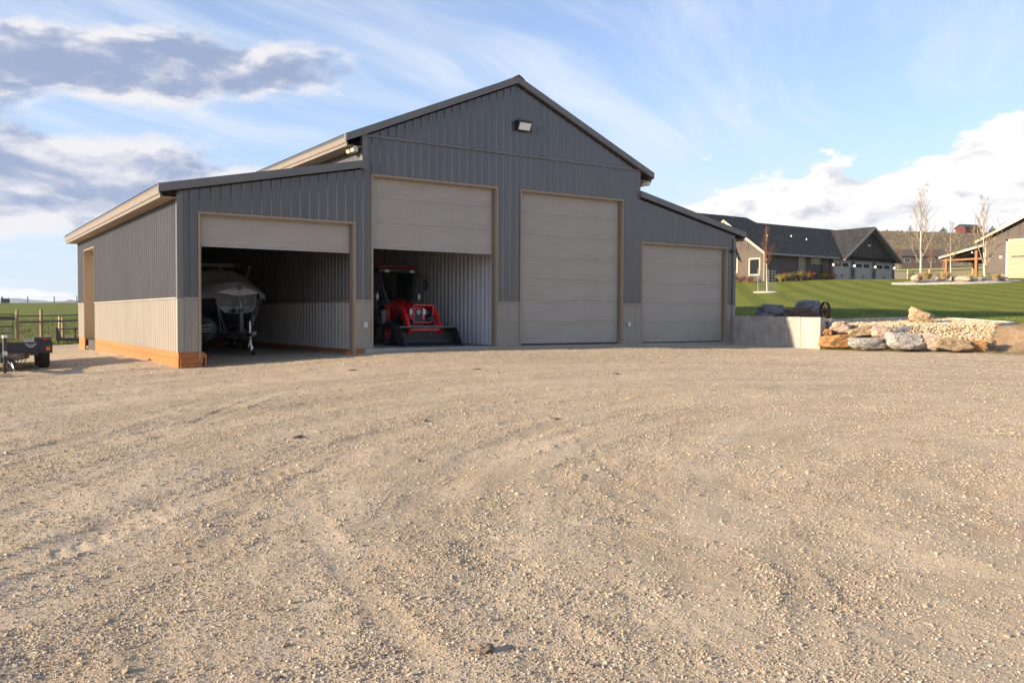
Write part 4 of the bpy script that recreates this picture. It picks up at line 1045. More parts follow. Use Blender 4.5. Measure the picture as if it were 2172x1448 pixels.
# garage gable
GXc, GW, GP = 87.55, 5.35, 11.25
gk = (GP-HE)/4.95
MB().prism([H(GXc-4.95, HY-.25, HE-.02), H(GXc+4.95, HY-.25, HE-.02), H(GXc, HY-.25, GP)], (0, .24, 0)).build('gable_wall', board, house)
MB().box(H(GXc-7, 0, 0)[0], H(GXc+5.2, 0, 0)[0], -.24, -.005, 0, HE-HZ-.03).build('wall', lap, house)
for s_ in (-1, 1):
    lo = (GXc+s_*(4.95+.75), HE-.75*gk+.12)
    slab([H(lo[0], HY-1.0, lo[1]), H(GXc, HY-1.0, GP+.12), H(GXc, RY, GP+.12), H(lo[0], RY, lo[1])], .16, shingle, 'roof', house)
    slab([H(lo[0], HY-1.01, lo[1]-.03), H(GXc, HY-1.01, GP+.09), H(GXc, HY-1.01, GP-.16), H(lo[0], HY-1.01, lo[1]-.28)], .0, greypaint, 'rake_board', house) if False else MB().prism([H(lo[0], HY-1.01, lo[1]-.03), H(GXc, HY-1.01, GP+.09), H(GXc, HY-1.01, GP-.18), H(lo[0], HY-1.01, lo[1]-.28)], (0, -.05, 0)).build('rake_board', greypaint, house)
    MB().prism([H(lo[0]-s_*.05, HY-1.0, lo[1]-.20), H(GXc, HY-1.0, GP-.07), H(GXc, HY-.26, GP-.07), H(lo[0]-s_*.05, HY-.26, lo[1]-.20)], (0, 0, -.02)).build('soffit', greypaint, house)
for k in range(13):
    x = GXc-4.3+k*.717; zt = HE+(4.95-abs(x-GXc))*gk; a = H(x, HY-.27, HE+.1); MB().box(a[0]-.03, a[0]+.03, a[1]-.02, a[1]+.018, a[2], zt-HZ-.15).build('batten', board, house)
for k in range(9):
    y = 43.1+k*1.05; zt = HE+(5.3-abs(y-RY))*k_; a = H(HX0, y, HE); MB().box(-.03, .008, a[1]-.03, a[1]+.03, a[2]+.05, zt-HZ-.25).build('batten', board, house)
MB().box(-.05, .0, 0, 10.6, HE-HZ-.02, HE-HZ+.16).build('frieze_board', lap, house)
MB().box(-.06, .16, -.06, .0, 0, HE-HZ-.02).build('corner_board', tanpaint, house)
def window(x0, x1, z0, z1, plane, parent, frame, f=.11, bars=(0, 0), glass=None):
    # plane ('Y', y): faces -Y ; ('X', x): faces -X   (local coordinates of parent)
    ax, c = plane; e = empty('window', (0, 0, 0), parent=parent)
    def bx(a0, a1, d0, d1, b0, b1):
        return MB().box(a0, a1, c-d1, c-d0, b0, b1) if ax == 'Y' else MB().box(c-d1, c-d0, a0, a1, b0, b1)
    for a0, a1, b0, b1 in ((x0, x1, z0, z0+f), (x0, x1, z1-f, z1), (x0, x0+f, z0+f, z1-f), (x1-f, x1, z0+f, z1-f)): bx(a0, a1, .0, .06, b0, b1).build('frame', frame, e)
    bx(x0+f, x1-f, .002, .018, z0+f, z1-f).build('pane', glass or glassdark, e)
    for k in range(bars[0]):
        x = x0+f+(x1-x0-2*f)*(k+1)/(bars[0]+1); bx(x-.02, x+.02, .019, .04, z0+f, z1-f).build('bar', frame, e)
    for k in range(bars[1]):
        z = z0+f+(z1-z0-2*f)*(k+1)/(bars[1]+1); bx(x0+f, x1-f, .019, .04, z-.02, z+.02).build('bar', frame, e)
    return e
window(42.48-HY, 44.05-HY, 5.2-HZ, 7.1-HZ, ('X', 0.), house, tanpaint, .16); window(45.6-HY, 46.6-HY, 5.6-HZ, 7.5-HZ, ('X', 0.), house, tanpaint, .16, (0, 1))
paleglass = mat('curtained_glass', (.20, .19, .14), .15, spec=.8)
window(75.0-HX0, 76.1-HX0, 5.75-HZ, 7.5-HZ, ('Y', 0.), house, greypaint, .16, (0, 1), paleglass); window(77.1-HX0, 78.8-HX0, 6.65-HZ, 7.5-HZ, ('Y', 0.), house, greypaint, .16, (0, 0), paleglass)
MB().box(9.6, 10.2, -.16, -.01, .9, 2.1).build('meter_box', black, house)
for (a, b) in ((80.8, 84.0), (84.75, 88.15), (88.8, 92.25)):
    d = empty('garage_door', (a-HX0, -.25, .22), parent=house); w = b-a; h = 2.42
    for k in range(4): MB().box(.12, w-.12, -.03, .0, k*.575, k*.575+.565).build('door_section', gdoor, d)
    MB().box(-.02, .115, -.07, -.002, 0, h).build('door_trim', greypaint, d); MB().box(w-.115, w+.02, -.07, -.002, 0, h).build('door_trim', greypaint, d); MB().box(-.05, w+.05, -.08, -.003, h-.12, h+.1).build('door_trim', greypaint, d)
    for k in range(2):
        x0 = .3+k*(w-.6)*.52
        wn = empty('window', (0, 0, 0), parent=d)
        for j in range(4):
            for i in range(2): MB().box(x0+j*.27, x0+j*.27+.24, -.045, -.031, 1.82+i*.19, 1.99+i*.19).build('pane', glassdark, wn)
        MB().box(w*.5-.14+k*.2, w*.5-.08+k*.2, -.06, -.031, .62, .92).build('handle', black, d)
        for i in (.35, 1.55): MB().box(.14 if k == 0 else w-.5, .5 if k == 0 else w-.14, -.04, -.031, i, i+.05).build('hinge_strap', black, d)
    lm = empty('wall_lamp', (a-HX0-.12, -.27, 2.15), parent=house); MB().box(-.09, .09, -.16, 0, .12, .17).build('lamp_cap', black, lm); MB().box(-.045, .045, -.13, -.03, -.06, .118).build('lamp_glass', warm, lm)
lm = empty('wall_lamp', (92.55-HX0, -.27, 2.15), parent=house); MB().box(-.09, .09, -.16, 0, .12, .17).build('lamp_cap', black, lm); MB().box(-.045, .045, -.13, -.03, -.06, .118).build('lamp_glass', warm, lm)
for x in (80.45, 84.37, 88.47, 92.5): MB().box(x-HX0-.28, x-HX0+.26, -.36, -.245, 0, .95).build('stone_pier', stonev, house)
lm = empty('gable_light', (GXc-HX0-.2, -.27, 9.2-HZ), parent=house); MB().box(-.15, .15, -.2, 0, -.1, .1).build('lamp_head', white, lm)

# ================================================================== brown garage on the right
GX0, GY1, GB = 91.5, 30.3, 4.62
gar = tag(empty('brown_garage', (GX0, GY1, GB)), 'brown lap sided garage with a tall cream door at the right edge', 'garage')
MB().box(0, 14, -16.5, 0, 0, 9.35-GB).build('wall', mat('x', (1, 1, 1)) if False else lap, gar)
pk = (-8.25, 13.2-GB)
MB().prism([(0.02, -16.45, 9.34-GB), (0.02, -.05, 9.34-GB), (0.02, pk[0], pk[1])], (.3, 0, 0)).build('gable_wall', board, gar)
gk2 = (pk[1]-(9.35-GB))/8.25
for s_, y0 in ((1, .75), (-1, -17.25)):
    z0 = 9.35-GB-.75*gk2+.12
    slab([(-.6, y0, z0), (14.6, y0, z0), (14.6, pk[0], pk[1]+.12), (-.6, pk[0], pk[1]+.12)], .16, shingle, 'roof', gar)
    MB().prism([(-.62, y0, z0-.2), (-.62, y0, z0+.05), (-.62, pk[0], pk[1]+.14), (-.62, pk[0], pk[1]-.12)], (-.05, 0, 0)).build('rake_board', tanpaint, gar)
MB().box(-.06, -.002, -16.5, 0, 9.30-GB, 9.48-GB).build('frieze_board', lap, gar)
for k in range(6): 
    y = -1.2-k*1.2; MB().box(-.035, .015, y-.04, y+.04, 9.5-GB, 9.35-GB+(8.25-abs(y+8.25))*gk2-.2).build('batten', board, gar)
d = empty('garage_door', (-.03, -2.5, .08), parent=gar)
for k in range(7): MB().box(-.03, .02, -4.3, 0, k*.61, k*.61+.60).build('door_section', mat('cream_door', (.33, .225, .14), .5), d)
for k in range(8): MB().box(-.05, -.031, -.6-k*.28, -.38-k*.28, 2.52, 2.68).build('pane', glassdark, d)
MB().box(-.06, .03, .002, .2, 0, 4.47).build('door_trim', tanpaint, d); MB().box(-.06, .03, -4.5, .2, 4.28, 4.47).build('door_trim', tanpaint, d); MB().box(-.06, .03, -4.5, -4.302, 0, 4.27).build('door_trim', tanpaint, d)
MB().box(-.10, -.004, -2.25, -.3, 0, .85).build('stone_base', stonev, gar); MB().box(-.05, .1, -.16, .05, 0, 4.7).build('corner_board', tanpaint, gar)
lm = empty('wall_lamp', (-.02, -1.75, 2.72), parent=gar); MB().box(-.14, 0, -.08, .08, .1, .16).build('lamp_cap', black, lm); MB().box(-.12, -.02, -.07, .07, -.1, .098).build('lamp_glass', warm, lm)
# open lean-to
sh = empty('lean_to', (0, 0, 0), parent=gar)
slab([(-.4, 4.9, 7.62-GB), (12, 4.9, 7.62-GB), (12, .02, 8.72-GB), (-.4, .02, 8.72-GB)], .18, shingle, 'roof', sh)
MB().prism([(-.42, 4.95, 7.45-GB), (-.42, 4.95, 7.66-GB), (-.42, .02, 8.78-GB), (-.42, .02, 8.55-GB)], (-.06, 0, 0)).build('rake_board', tanpaint, sh)
for x, y, z1 in ((0.05, 4.3, 7.5), (.05, .9, 8.2), (6, 4.3, 7.5), (11.5, 4.3, 7.5)): MB().box(x-.14, x+.14, y-.14, y+.14, 0, z1-GB).build('post', redwood, sh)
MB().box(0, .2, .3, 4.8, 7.18-GB, 7.38-GB).build('beam', redwood, sh); MB().box(.05, 11.6, 4.22, 4.4, 7.2-GB, 7.42-GB).build('beam', redwood, sh)
for k in range(8):
    x = .6+k*1.5; MB().prism([(x, .1, 8.38-GB), (x, 4.7, 7.36-GB), (x, 4.7, 7.22-GB), (x, .1, 8.24-GB)], (.06, 0, 0)).build('rafter', redwood, sh)
lm = empty('porch_lamp', (.4, 1.6, 8.02-GB), parent=sh); MB().ball((0, 0, 0), .06).build('lamp_glass', warm, lm)

# ================================================================== trees, shrubs, fences, far things
def grow(mbT, mbB, base, H_, r0, seed, nprim, ang, lenf, start=.25, twig=2, bend=.06, sub=6):
    r_ = random.Random(seed); pts = []; p = Vector(base); dx, dy = r_.uniform(-.04, .04), r_.uniform(-.04, .04)
    N_ = 10
    for i in range(N_+1):
        pts.append(p.copy()); dx += r_.uniform(-bend, bend)*.4; dy += r_.uniform(-bend, bend)*.4; p = p+Vector((dx, dy, 1)).normalized()*H_/N_
    mbT.tube(pts, [max(.006, r0*(1-.94*(i/N_)**.8)) for i in range(N_+1)], 7)
    tips = []
    def pt(u):
        q_ = min(u*N_, N_-.001); i = int(q_); return pts[i].lerp(pts[i+1], q_-i)
    def branch(p, d, L, r, lev):
        n = 4; q_ = [p.copy()]; d = d.normalized()
        for i in range(n):
            d = (d+Vector((r_.uniform(-.22, .22), r_.uniform(-.22, .22), r_.uniform(-.02, .22)))).normalized(); p = p+d*L/n; q_.append(p.copy())
        mbB.tube(q_, [max(.0055, r*(1-.75*i/n)) for i in range(n+1)], 4 if lev > 0 else 5, cap=False)
        tips.append(q_[-1])
        if lev < 2:
            for k in range(sub if lev == 0 else twig):
                u = r_.uniform(.25, 1); j = min(int(u*n), n-1); b = q_[j].lerp(q_[j+1], u*n-j)
                a = r_.uniform(0, 6.283); side = Vector((math.cos(a), math.sin(a), r_.uniform(-.1, .5)))
                branch(b, d*.9+side*.75, L*r_.uniform(.28, .5), r*.5, lev+1)
    for k in range(nprim):
        u = start+(1-start)*((k+.5)/nprim)**.9*.97; a = k*2.4+r_.uniform(-.5, .5); tl = math.tan(ang)*r_.uniform(.75, 1.2)
        L = H_*lenf*(1.05-u)*r_.uniform(.75, 1.2)+.12*H_*lenf
        branch(pt(u), Vector((math.cos(a)*tl, math.sin(a)*tl, 1)), L, r0*.55*(1.12-u), 0)
    return tips
def birchfn(t, p):
    oc = t.coord('Object'); n = t.noise(t.scale(oc, 3, 3, 12), 1.5, 4, .6); z = t.sep(oc)[2]
    c = t.mix(t.step(n, .58, .66), (.50, .46, .38), (.10, .08, .06)); t.put(p.inputs['Base Color'], c); p.inputs['Roughness'].default_value = .8
birch_m = custom('birch_bark', birchfn); twig_m = mat('twig_bark', (.27, .20, .125), .85, var=.3); twigred_m = mat('red_twig', (.16, .065, .04), .85, var=.3); bud_m = leafmat('bud_leaf', (.24, .20, .07), (.34, .27, .12))
def tree(name, x, y, H_, r0, seed, nprim, ang, lenf, label, start=.25, bark=birch_m, tw=twig_m, buds=0, group=None, sub=6, z=None, cat='tree', blend=None):
    z = gz(x, y) if z is None else z
    e = tag(empty(name, (x, y, z)), label, cat, group); T, B = MB(), MB()
    tips = grow(T, B, (0, 0, -.05), H_, r0, seed, nprim, ang, lenf, start, sub=sub)
    T.build('trunk', bark, e, True); B.build('crown', tw, e, keep=True)
    if buds:
        r_ = random.Random(seed+9); L = MB()
        for p in tips:
            for k in range(buds):
                c = p+Vector((r_.uniform(-.12, .12), r_.uniform(-.12, .12), r_.uniform(-.15, .06))); s_ = r_.uniform(.012, .03)
                a = Vector((r_.uniform(-1, 1), r_.uniform(-1, 1), r_.uniform(-1, 1))).normalized()*s_; b = a.cross(Vector((.3, .5, .8))).normalized()*s_
                L.quad(c-a, c-b, c+a, c+b)
        o = L.build('buds', bud_m, e, keep=True); o['kind'] = 'stuff'
    return e
# planted island with birches
ISC = atp(2028, 592, 80.5); isl = []
for k in range(40):
    a = 2*math.pi*k/40; q_ = Vector((math.cos(a)*5.6, math.sin(a)*2.6)); x = ISC.x+q_.x*rt.x-q_.y*rt.y*0+q_.y*fw.x; y = ISC.y+q_.x*rt.y+q_.y*fw.y; isl.append((x, y))
mb = MB(); rings = []
for f_, h in ((1.06, -.2), (1.05, .12), (1.0, .13), (.98, .10), (.7, .26), (.35, .38), (.02, .42)):
    rings.append([(ISC.x+(x-ISC.x)*f_, ISC.y+(y-ISC.y)*f_, gz(ISC.x, ISC.y)*(.0)+gz(x, y)+h) for x, y in isl+[isl[0]]])
mb.grid(rings); o = mb.build('planting_island', mat('white_gravel', (.44, .41, .36), .95, var=.3, vscale=6., bump=.05, bscale=12.), None, True); o['kind'] = 'structure'
IZ = gz(ISC.x, ISC.y)+.28
def isl_at(px, D): 
    p = atp(px, 590, D); return p.x, p.y
x, y = isl_at(1953, 80); tree('birch_tree', x, y, 8.6, .11, 3, 21, R(26), .40, 'tallest bare white birch, leftmost in the planted island', .10, buds=2, z=IZ-.1, group='young birches on the planted island', sub=4)
x, y = isl_at(2017, 80.5); tree('birch_tree', x, y, 5.3, .07, 5, 15, R(30), .42, 'shortest bare birch, in the middle of the planted island', .2, buds=1, z=IZ, group='young birches on the planted island')
x, y = isl_at(2089, 79); tree('birch_tree', x, y, 7.7, .13, 8, 21, R(30), .38, 'bare white birch in front of the brown garage corner', .12, buds=2, z=IZ-.15, group='young birches on the planted island', sub=4)
def clump(name, x, y, z, h, r, n, m, label, cat, group, spread=.8, wid=.012):
    V, F = [], []; r_ = random.Random(int(x*97+y*31))
    for k in range(n):
        a = r_.uniform(0, 6.283); q_ = r*math.sqrt(r_.random())*.4; hh = h*r_.uniform(.6, 1.05); l = r*spread*r_.uniform(.3, 1.)
        b0 = Vector((q_*math.cos(a), q_*math.sin(a), -.02)); tip = b0+Vector((l*math.cos(a), l*math.sin(a), hh)); mid = b0.lerp(tip, .5)+Vector((0, 0, hh*.15)); w_ = Vector((-math.sin(a), math.cos(a), 0))*wid
        b = len(V); V += [b0-w_, b0+w_, mid+w_*.8, mid-w_*.8, tip]; F += [(b, b+1, b+2, b+3), (b+3, b+2, b+4)]
    me = bpy.data.meshes.new(name); me.from_pydata([tuple(v) for v in V], [], F); me.materials.append(m); o = link(me, name, None, (x, y, z)); return tag(o, label, cat, group)
def shrub(name, x, y, z, r, h, m, label, group, n=420, leaf=.05):
    e = tag(empty(name, (x, y, z)), label, 'shrub', group); r_ = random.Random(int(x*53+y*17)); L, S = MB(), MB()
    lobes = [(Vector((r_.uniform(-.5, .5)*r, r_.uniform(-.5, .5)*r, h*r_.uniform(.35, .75))), r*r_.uniform(.4, .65)) for k in range(6)]
    for k in range(n):
        c0, lr = r_.choice(lobes); d = Vector((r_.gauss(0, 1), r_.gauss(0, 1), r_.gauss(0, 1))).normalized(); c = c0+d*lr*r_.uniform(.6, 1.05); c.z = max(.03, c.z*1.0)
        a = Vector((r_.uniform(-1, 1), r_.uniform(-1, 1), r_.uniform(-1, 1))).normalized(); b = a.cross(d+Vector((.01, .2, .1))).normalized(); s_ = leaf*r_.uniform(.6, 1.3); L.quad(c-a*s_, c-b*s_*.6, c+a*s_, c+b*s_*.6)
    for c0, lr in lobes: S.tube([(0, 0, -.05), c0*.5, c0], [.02, .014, .006], 4)
    L.build('foliage', m, e, keep=True); S.build('stem', twig_m, e); return e
tawny = leafmat('dry_grass', (.36, .25, .12), (.50, .38, .20)); yellowg = leafmat('yellow_shrub', (.22, .20, .03), (.34, .28, .05)); redsh = leafmat('red_shrub', (.13, .035, .025), (.19, .07, .04)); orsh = leafmat('orange_shrub', (.26, .12, .03), (.34, .20, .06)); grsh = leafmat('green_shrub', (.07, .10, .025), (.13, .15, .04))
for px, D, h, r, lab in ((1963, 79, .75, .9, 'tawny dried grass clump under the tallest birch'), (2003, 79, .75, .95, 'tawny dried grass clump left of the shortest birch'), (2112, 78.5, .5, .6, 'thin straw coloured grass at the right end of the island')):
    x, y = isl_at(px, D); clump('ornamental_grass', x, y, IZ, h, r, 260, tawny, lab, 'grass', 'dry grasses on the planted island', wid=.02)
for px, D, r, h, m, lab in ((1933, 80, .65, .75, grsh, 'green and yellow shrub at the left end of the planted island'), (2062, 79, 1.35, .8, yellowg, 'wide yellow green shrub right of centre on the island'), (2100, 80, .8, .6, grsh, 'low olive shrub beside the garage birch')):
    x, y = isl_at(px, D); shrub('island_shrub', x, y, IZ-.1, r, h, m, lab, 'shrubs on the planted island', 500)
for i, (px, D, w, h) in enumerate(((1944, 79, 26, 16), (1990, 80.5, 16, 9), (2040, 79, 40, 16), (2082, 78.8, 18, 10), (2128, 79, 22, 10))):
    lab = ['pale boulder at the left end of the planted island', 'small pale rock between the dry grasses', 'long pale boulder left of the wide yellow shrub', 'small grey rock right of the yellow shrub', 'flat pale rock near the garage wall'][i]
    me = rockmesh(60+i, (w*D/FPX, w*D/FPX*.7, h*D/FPX), sub=3); me.materials.append(RM['pale' if i % 2 else 'pink']); x, y = isl_at(px, D); tag(link(me, 'island_boulder', None, (x, y, IZ+.05), (0, 0, i)), lab, 'rock', 'rocks on the planted island')
for i, px in enumerate(range(1915, 2140, 14)): pass
# shrubs along the house
cols = [(yellowg, 'yellow'), (orsh, 'orange'), (grsh, 'green'), (redsh, 'dark red'), (yellowg, 'yellow green'), (orsh, 'rust orange'), (redsh, 'reddish'), (grsh, 'olive'), (yellowg, 'straw yellow'), (orsh, 'tawny'), (redsh, 'maroon')]
ordn = ['first', 'second', 'third', 'fourth', 'fifth', 'sixth', 'seventh', 'eighth', 'ninth', 'tenth', 'eleventh']
for i, (m, cn) in enumerate(cols):
    x = 70.5+i*.92; y = HY-1.0-random.uniform(0, .35); shrub('foundation_shrub', x, y, gz(x, y)-.05, random.uniform(.5, .72), random.uniform(.9, 1.25), m, '%s shrub along the dark house wall, %s from the corner' % (cn, ordn[i]), 'shrubs along the house front', 260, .06)
for i in range(4):
    y = 42.8+i*1.15; shrub('foundation_shrub', HX0-.9, y, gz(HX0-.9, y)-.05, .6, .9, redsh, ['dark red shrub nearest the house corner on the gable side', 'dark red shrub under the gable window', 'dark red shrub left of the gable window', 'dark red shrub closest to the barn roof edge'][i], 'red shrubs by the gable wall', 240, .06)
# staked young tree with its wire cage
p = atp(1627, 602, 70); yz = gz(p.x, p.y)
tree('young_tree', p.x, p.y, 5.3, .055, 21, 26, R(24), .30, 'young bare reddish tree inside a wire cage on the lawn', .30, birch_m, twigred_m, 0, sub=6)
cg = tag(empty('wire_cage', (p.x, p.y, yz)), 'cylindrical wire cage around the young lawn tree', 'cage'); wire_m = mat('fence_wire', (.16, .16, .155), .6, metal=.3)
for k in range(14):
    a = 2*math.pi*k/14; MB().tube([(.65*math.cos(a), .65*math.sin(a), -.03), (.65*math.cos(a), .65*math.sin(a), 1.75)], .008, 4).build('upright_wire', wire_m, cg)
for k in range(8):
    MB().lathe([(0, .643), (.012, .643), (.012, .657), (0, .657)], (0, 0, .1+k*.23), 'Z', 24, closed=True).build('wire_ring', wire_m, cg)
for a in (.6, 2.6): MB().tube([(.75*math.cos(a), .75*math.sin(a), -.1), (.75*math.cos(a), .75*math.sin(a), 1.9)], .03, 6).build('stake', greypaint, cg)
mb = MB(); mb.lathe([(-.10, 1.15), (.04, 1.05), (.07, .6), (.08, .02)], (0, 0, 0), 'Z', 20); o = mb.build('mulch_ring', mat('pale_mulch', (.50, .45, .36), .95, var=.2), None, True); o.location = (p.x, p.y, yz); o['kind'] = 'structure'
# fence behind the garages
def fence(name, pts, h, r, label, rails, pm, rm, wires=0, hts=None):
    e = tag(empty(name, (pts[0][0], pts[0][1], gz(*pts[0]))), label, 'fence'); zs = [gz(x, y) for x, y in pts]
    L = [Vector((x-pts[0][0], y-pts[0][1], z-zs[0])) for (x, y), z in zip(pts, zs)]
    for i, q_ in enumerate(L):
        hh = hts[i] if hts else h; MB().tube([q_+Vector((0, 0, -.3)), q_+Vector((0, 0, hh-.02)), q_+Vector((0, 0, hh))], [r, r, r*.85], 9).build('post', pm, e, True)
    for a, b in zip(L[:-1], L[1:]):
        for hh, rr_ in rails: MB().tube([a+Vector((0, 0, hh)), b+Vector((0, 0, hh))], rr_, 6).build('rail', rm, e)
        if wires:
            mb = MB()
            for k in range(wires): mb.tube([a+Vector((0, 0, .12+k*(h-.2)/wires)), b+Vector((0, 0, .12+k*(h-.2)/wires))], .003, 4, cap=False)
            n = max(2, int((b-a).length/.18))
            for k in range(n): q_ = a.lerp(b, (k+.5)/n); mb.tube([q_+Vector((0, 0, .08)), q_+Vector((0, 0, h-.1))], .0025, 4, cap=False)
            o = mb.build('wire_mesh', wire_m, e, keep=True)
    return e
FP = [(112.7+(121.5-112.7)*(k-3)/3.4, 52.3-(52.3-46.4)*(k-3)/3.4) for k in range(1, 11)]
fence('pasture_fence', FP, 1.45, .09, 'pale wooden rail fence beyond the garages', [(1.42, .06)], lumber, lumber)
FP2 = [(x+14, y+8) for x, y in FP]
# far house, red barn and trees on the ridge
def smallhouse(name, x, y, z, w, d_, h, rise, wm, rm, label, rz=0., wins=3, cat='house'):
    e = tag(empty(name, (x, y, z), rz), label, cat); MB().box(-w/2, w/2, -d_/2, d_/2, -3, h).build('wall', wm, e)
    for s_ in (-1, 1): slab([(-w/2-.5, s_*(d_/2+.5), h-.1), (w/2+.5, s_*(d_/2+.5), h-.1), (w/2+.5, 0, h+rise), (-w/2-.5, 0, h+rise)], .25, rm, 'roof', e)
    for s_ in (-1, 1): MB().prism([(s_*w/2-.02*s_, -d_/2, h), (s_*w/2-.02*s_, d_/2, h), (s_*w/2-.02*s_, 0, h+rise-.2)], (-.1*s_, 0, 0)).build('gable_wall', wm, e)
    for k in range(wins):
        xx = -w/2+w*(k+.5)/wins; window(xx-w*.07, xx+w*.07, h*.42, h*.78, ('Y', -d_/2), e, greypaint, .1)
    return e
p = atp(1945, 556, 190); smallhouse('far_house', p.x, p.y, gz(p.x, p.y)-.2, 10.5, 8, 2.6, 1.6, lap, mat('brown_roof', (.075, .058, .05), .9), 'low brown house in the distance behind the birches', VA, 4)
def crest(px):
    best = max(range(300, 460, 3), key=lambda D: (gz(*at(px, D))-CZ)/D); return best
p = Vector((*at(2049, crest(2049)-4), 0)); zb = gz(p.x, p.y)
rb = smallhouse('red_barn', p.x, p.y, zb-.4, 8.4, 6.0, 2.4, 1.6, mat('barn_red', (.10, .022, .014), .8), mat('green_roof', (.03, .045, .04), .7), 'small red barn with dark roof on top of the hill', VA+.25, 1, 'barn')
def conifer(x, y, h, r, seed, label):
    z = gz(x, y); e = tag(empty('conifer', (x, y, z)), label, 'tree', 'small dark trees along the ridge'); r_ = random.Random(seed); L = MB()
    for k in range(420):
        u = r_.random()**.8; a = r_.uniform(0, 6.283); q_ = r*(1-u)*r_.uniform(.55, 1.05); c = Vector((q_*math.cos(a), q_*math.sin(a), h*(.08+.92*u))); s_ = r*.22*(1.1-u)
        b = Vector((math.cos(a), math.sin(a), -.4))*s_; w_ = Vector((-math.sin(a), math.cos(a), 0))*s_*.6; L.quad(c-b*.3, c+w_, c+b, c-w_)
    L.build('crown', mat('conifer_green', (.035, .05, .022), .9, var=.3), e, keep=True); MB().tube([(0, 0, -.3), (0, 0, h*.9)], [.12, .03], 6).build('trunk', twig_m, e)
for i, (px, D, h, r, lab) in enumerate(((1926, 415, 3.6, 1.3, 'narrow dark tree alone on the left part of the ridge'), (1996, 420, 2.6, 2.2, 'rounded dark bush on the ridge left of the red barn'), (2100, 425, 3.2, 2.4, 'dark rounded tree on the ridge right of the red barn'))):
    p = Vector((*at(px, crest(px)-3), 0)); conifer(p.x, p.y, h, r, i, lab)
# scrub over the hill: many low grey green mounds in one object
N_ = 1300; th_ = rng.uniform(.36, .62, N_); DD = rng.uniform(215, 430, N_)
hx = CX+DD/np.cos(th_)*np.sin(YAW+th_); hy = CY+DD/np.cos(th_)*np.cos(YAW+th_)
sg = leafmat('sage_leaf', (.13, .108, .06), (.17, .135, .08))
V, F = [], []; hz2 = ground(hx, hy)
for k in range(N_):
    r_ = rng.uniform(.2, .55); b = len(V); a0 = rng.uniform(0, 6.28)
    for j in range(6): V.append((hx[k]+r_*math.cos(a0+j*1.047)*rng.uniform(.8, 1.2), hy[k]+r_*math.sin(a0+j*1.047), hz2[k]-.1))
    for j in range(6): V.append((hx[k]+r_*.8*math.cos(a0+j*1.047), hy[k]+r_*.8*math.sin(a0+j*1.047), hz2[k]+r_*.6*rng.uniform(.7, 1.2)))
    V.append((hx[k], hy[k], hz2[k]+r_*.95))
    for j in range(6): F += [(b+j, b+(j+1) % 6, b+6+(j+1) % 6, b+6+j), (b+6+j, b+6+(j+1) % 6, b+12)]
me = bpy.data.meshes.new('sagebrush'); me.from_pydata(V, [], F); me.materials.append(sg); o = link(me, 'sagebrush'); o['kind'] = 'stuff'
# low brush and bare trees below the hill
for i, (px, D, h) in enumerate(((1905, 172, 4.5), (1975, 178, 5.0), (2000, 168, 3.6), (2070, 182, 4.6))):
    p = atp(px, 560, D); tree('distant_tree', p.x, p.y, h, .12, 40+i, 16, R(42), .5, ['reddish bare tree left of the distant house', 'bare brown tree over the right end of the distant house', 'short bare tree right of the distant house', 'bare tree behind the open lean-to'][i], .12, twig_m, twigred_m, 3, 'bare trees below the hill', 6)

# ------------------------------------------------------------------ left side: paddock fence, gate, far posts, mountains
lf = [(-.80, 31.0), (.30, 31.2), (1.35, 31.6), (2.9, 32.0), (5.5, 32.6), (8.5, 33.2)]
fence('paddock_fence', lf, 1.15, .075, 'round wooden post fence with top rail along the green field', [(1.0, .055)], post_m, greywood, 7, [1.62, 1.62, 1.15, 1.15, 1.15, 1.15])
lf2 = [(.2, 44.0), (2.6, 44.4), (5.0, 44.8), (7.5, 45.2), (-2.4, 43.6), (-5, 43.2)]
lf2 = sorted(lf2)
fence('paddock_fence', lf2, 1.0, .06, 'farther thin pale post fence inside the green field', [(.98, .05)], lumber, greywood)
gx0, gy0 = -.88, 31.0; gz0 = gz(-3, 30.8)
gate = tag(empty('field_gate', (gx0, gy0, gz(gx0, gy0))), 'black tubular field gate with wire mesh hung on the tall post', 'gate')
for k, h in enumerate((.10, .42, .76, 1.2, 1.38)): MB().tube([(-.08, -.03, h+.03), (-3.4, -.25, h-.02)], .022, 8).build('gate_bar', black, gate)
for x in (-.12, -3.38): MB().tube([(x, -.03+(x+.1)*.067, .08), (x, -.03+(x+.1)*.067, 1.42)], .022, 8).build('gate_upright', black, gate)
mb = MB()
for k in range(34): x = -.14-k*.095; mb.tube([(x, -.05+(x+.1)*.067, .12), (x, -.05+(x+.1)*.067, 1.18)], .004, 4, cap=False)
for k in range(9): mb.tube([(-.1, -.05, .16+k*.12), (-3.38, -.27, .14+k*.12)], .004, 4, cap=False)
mb.build('wire_mesh', wire_m, gate, keep=True)
rl = tag(empty('brace_rail', (gx0, gy0, gz(gx0, gy0))), 'thick weathered round rail fixed to the tall gate post', 'rail'); MB().tube([(.05, .12, 1.18), (-3.6, .2, 1.10)], .075, 9).build('rail', greywood, rl, True)
FPo = [(-9, 162), (.0, 165), (8.2, 168), (15.7, 171), (23, 174), (32, 177)]
fence('far_fence', [(at(px, 178)) for px in (-60, 4, 60, 116, 164, 215)], 1.45, .09, 'dark posts and wire along the skyline of the field', [(1.3, .012), (.8, .012)], mat('dark_post', (.06, .055, .05), .9), wire_m)
p = atp(11, 645, 172); tk = tag(empty('stock_tank', (p.x, p.y, gz(p.x, p.y))), 'dark box shaped tank with pipes far off on the field crest', 'tank')
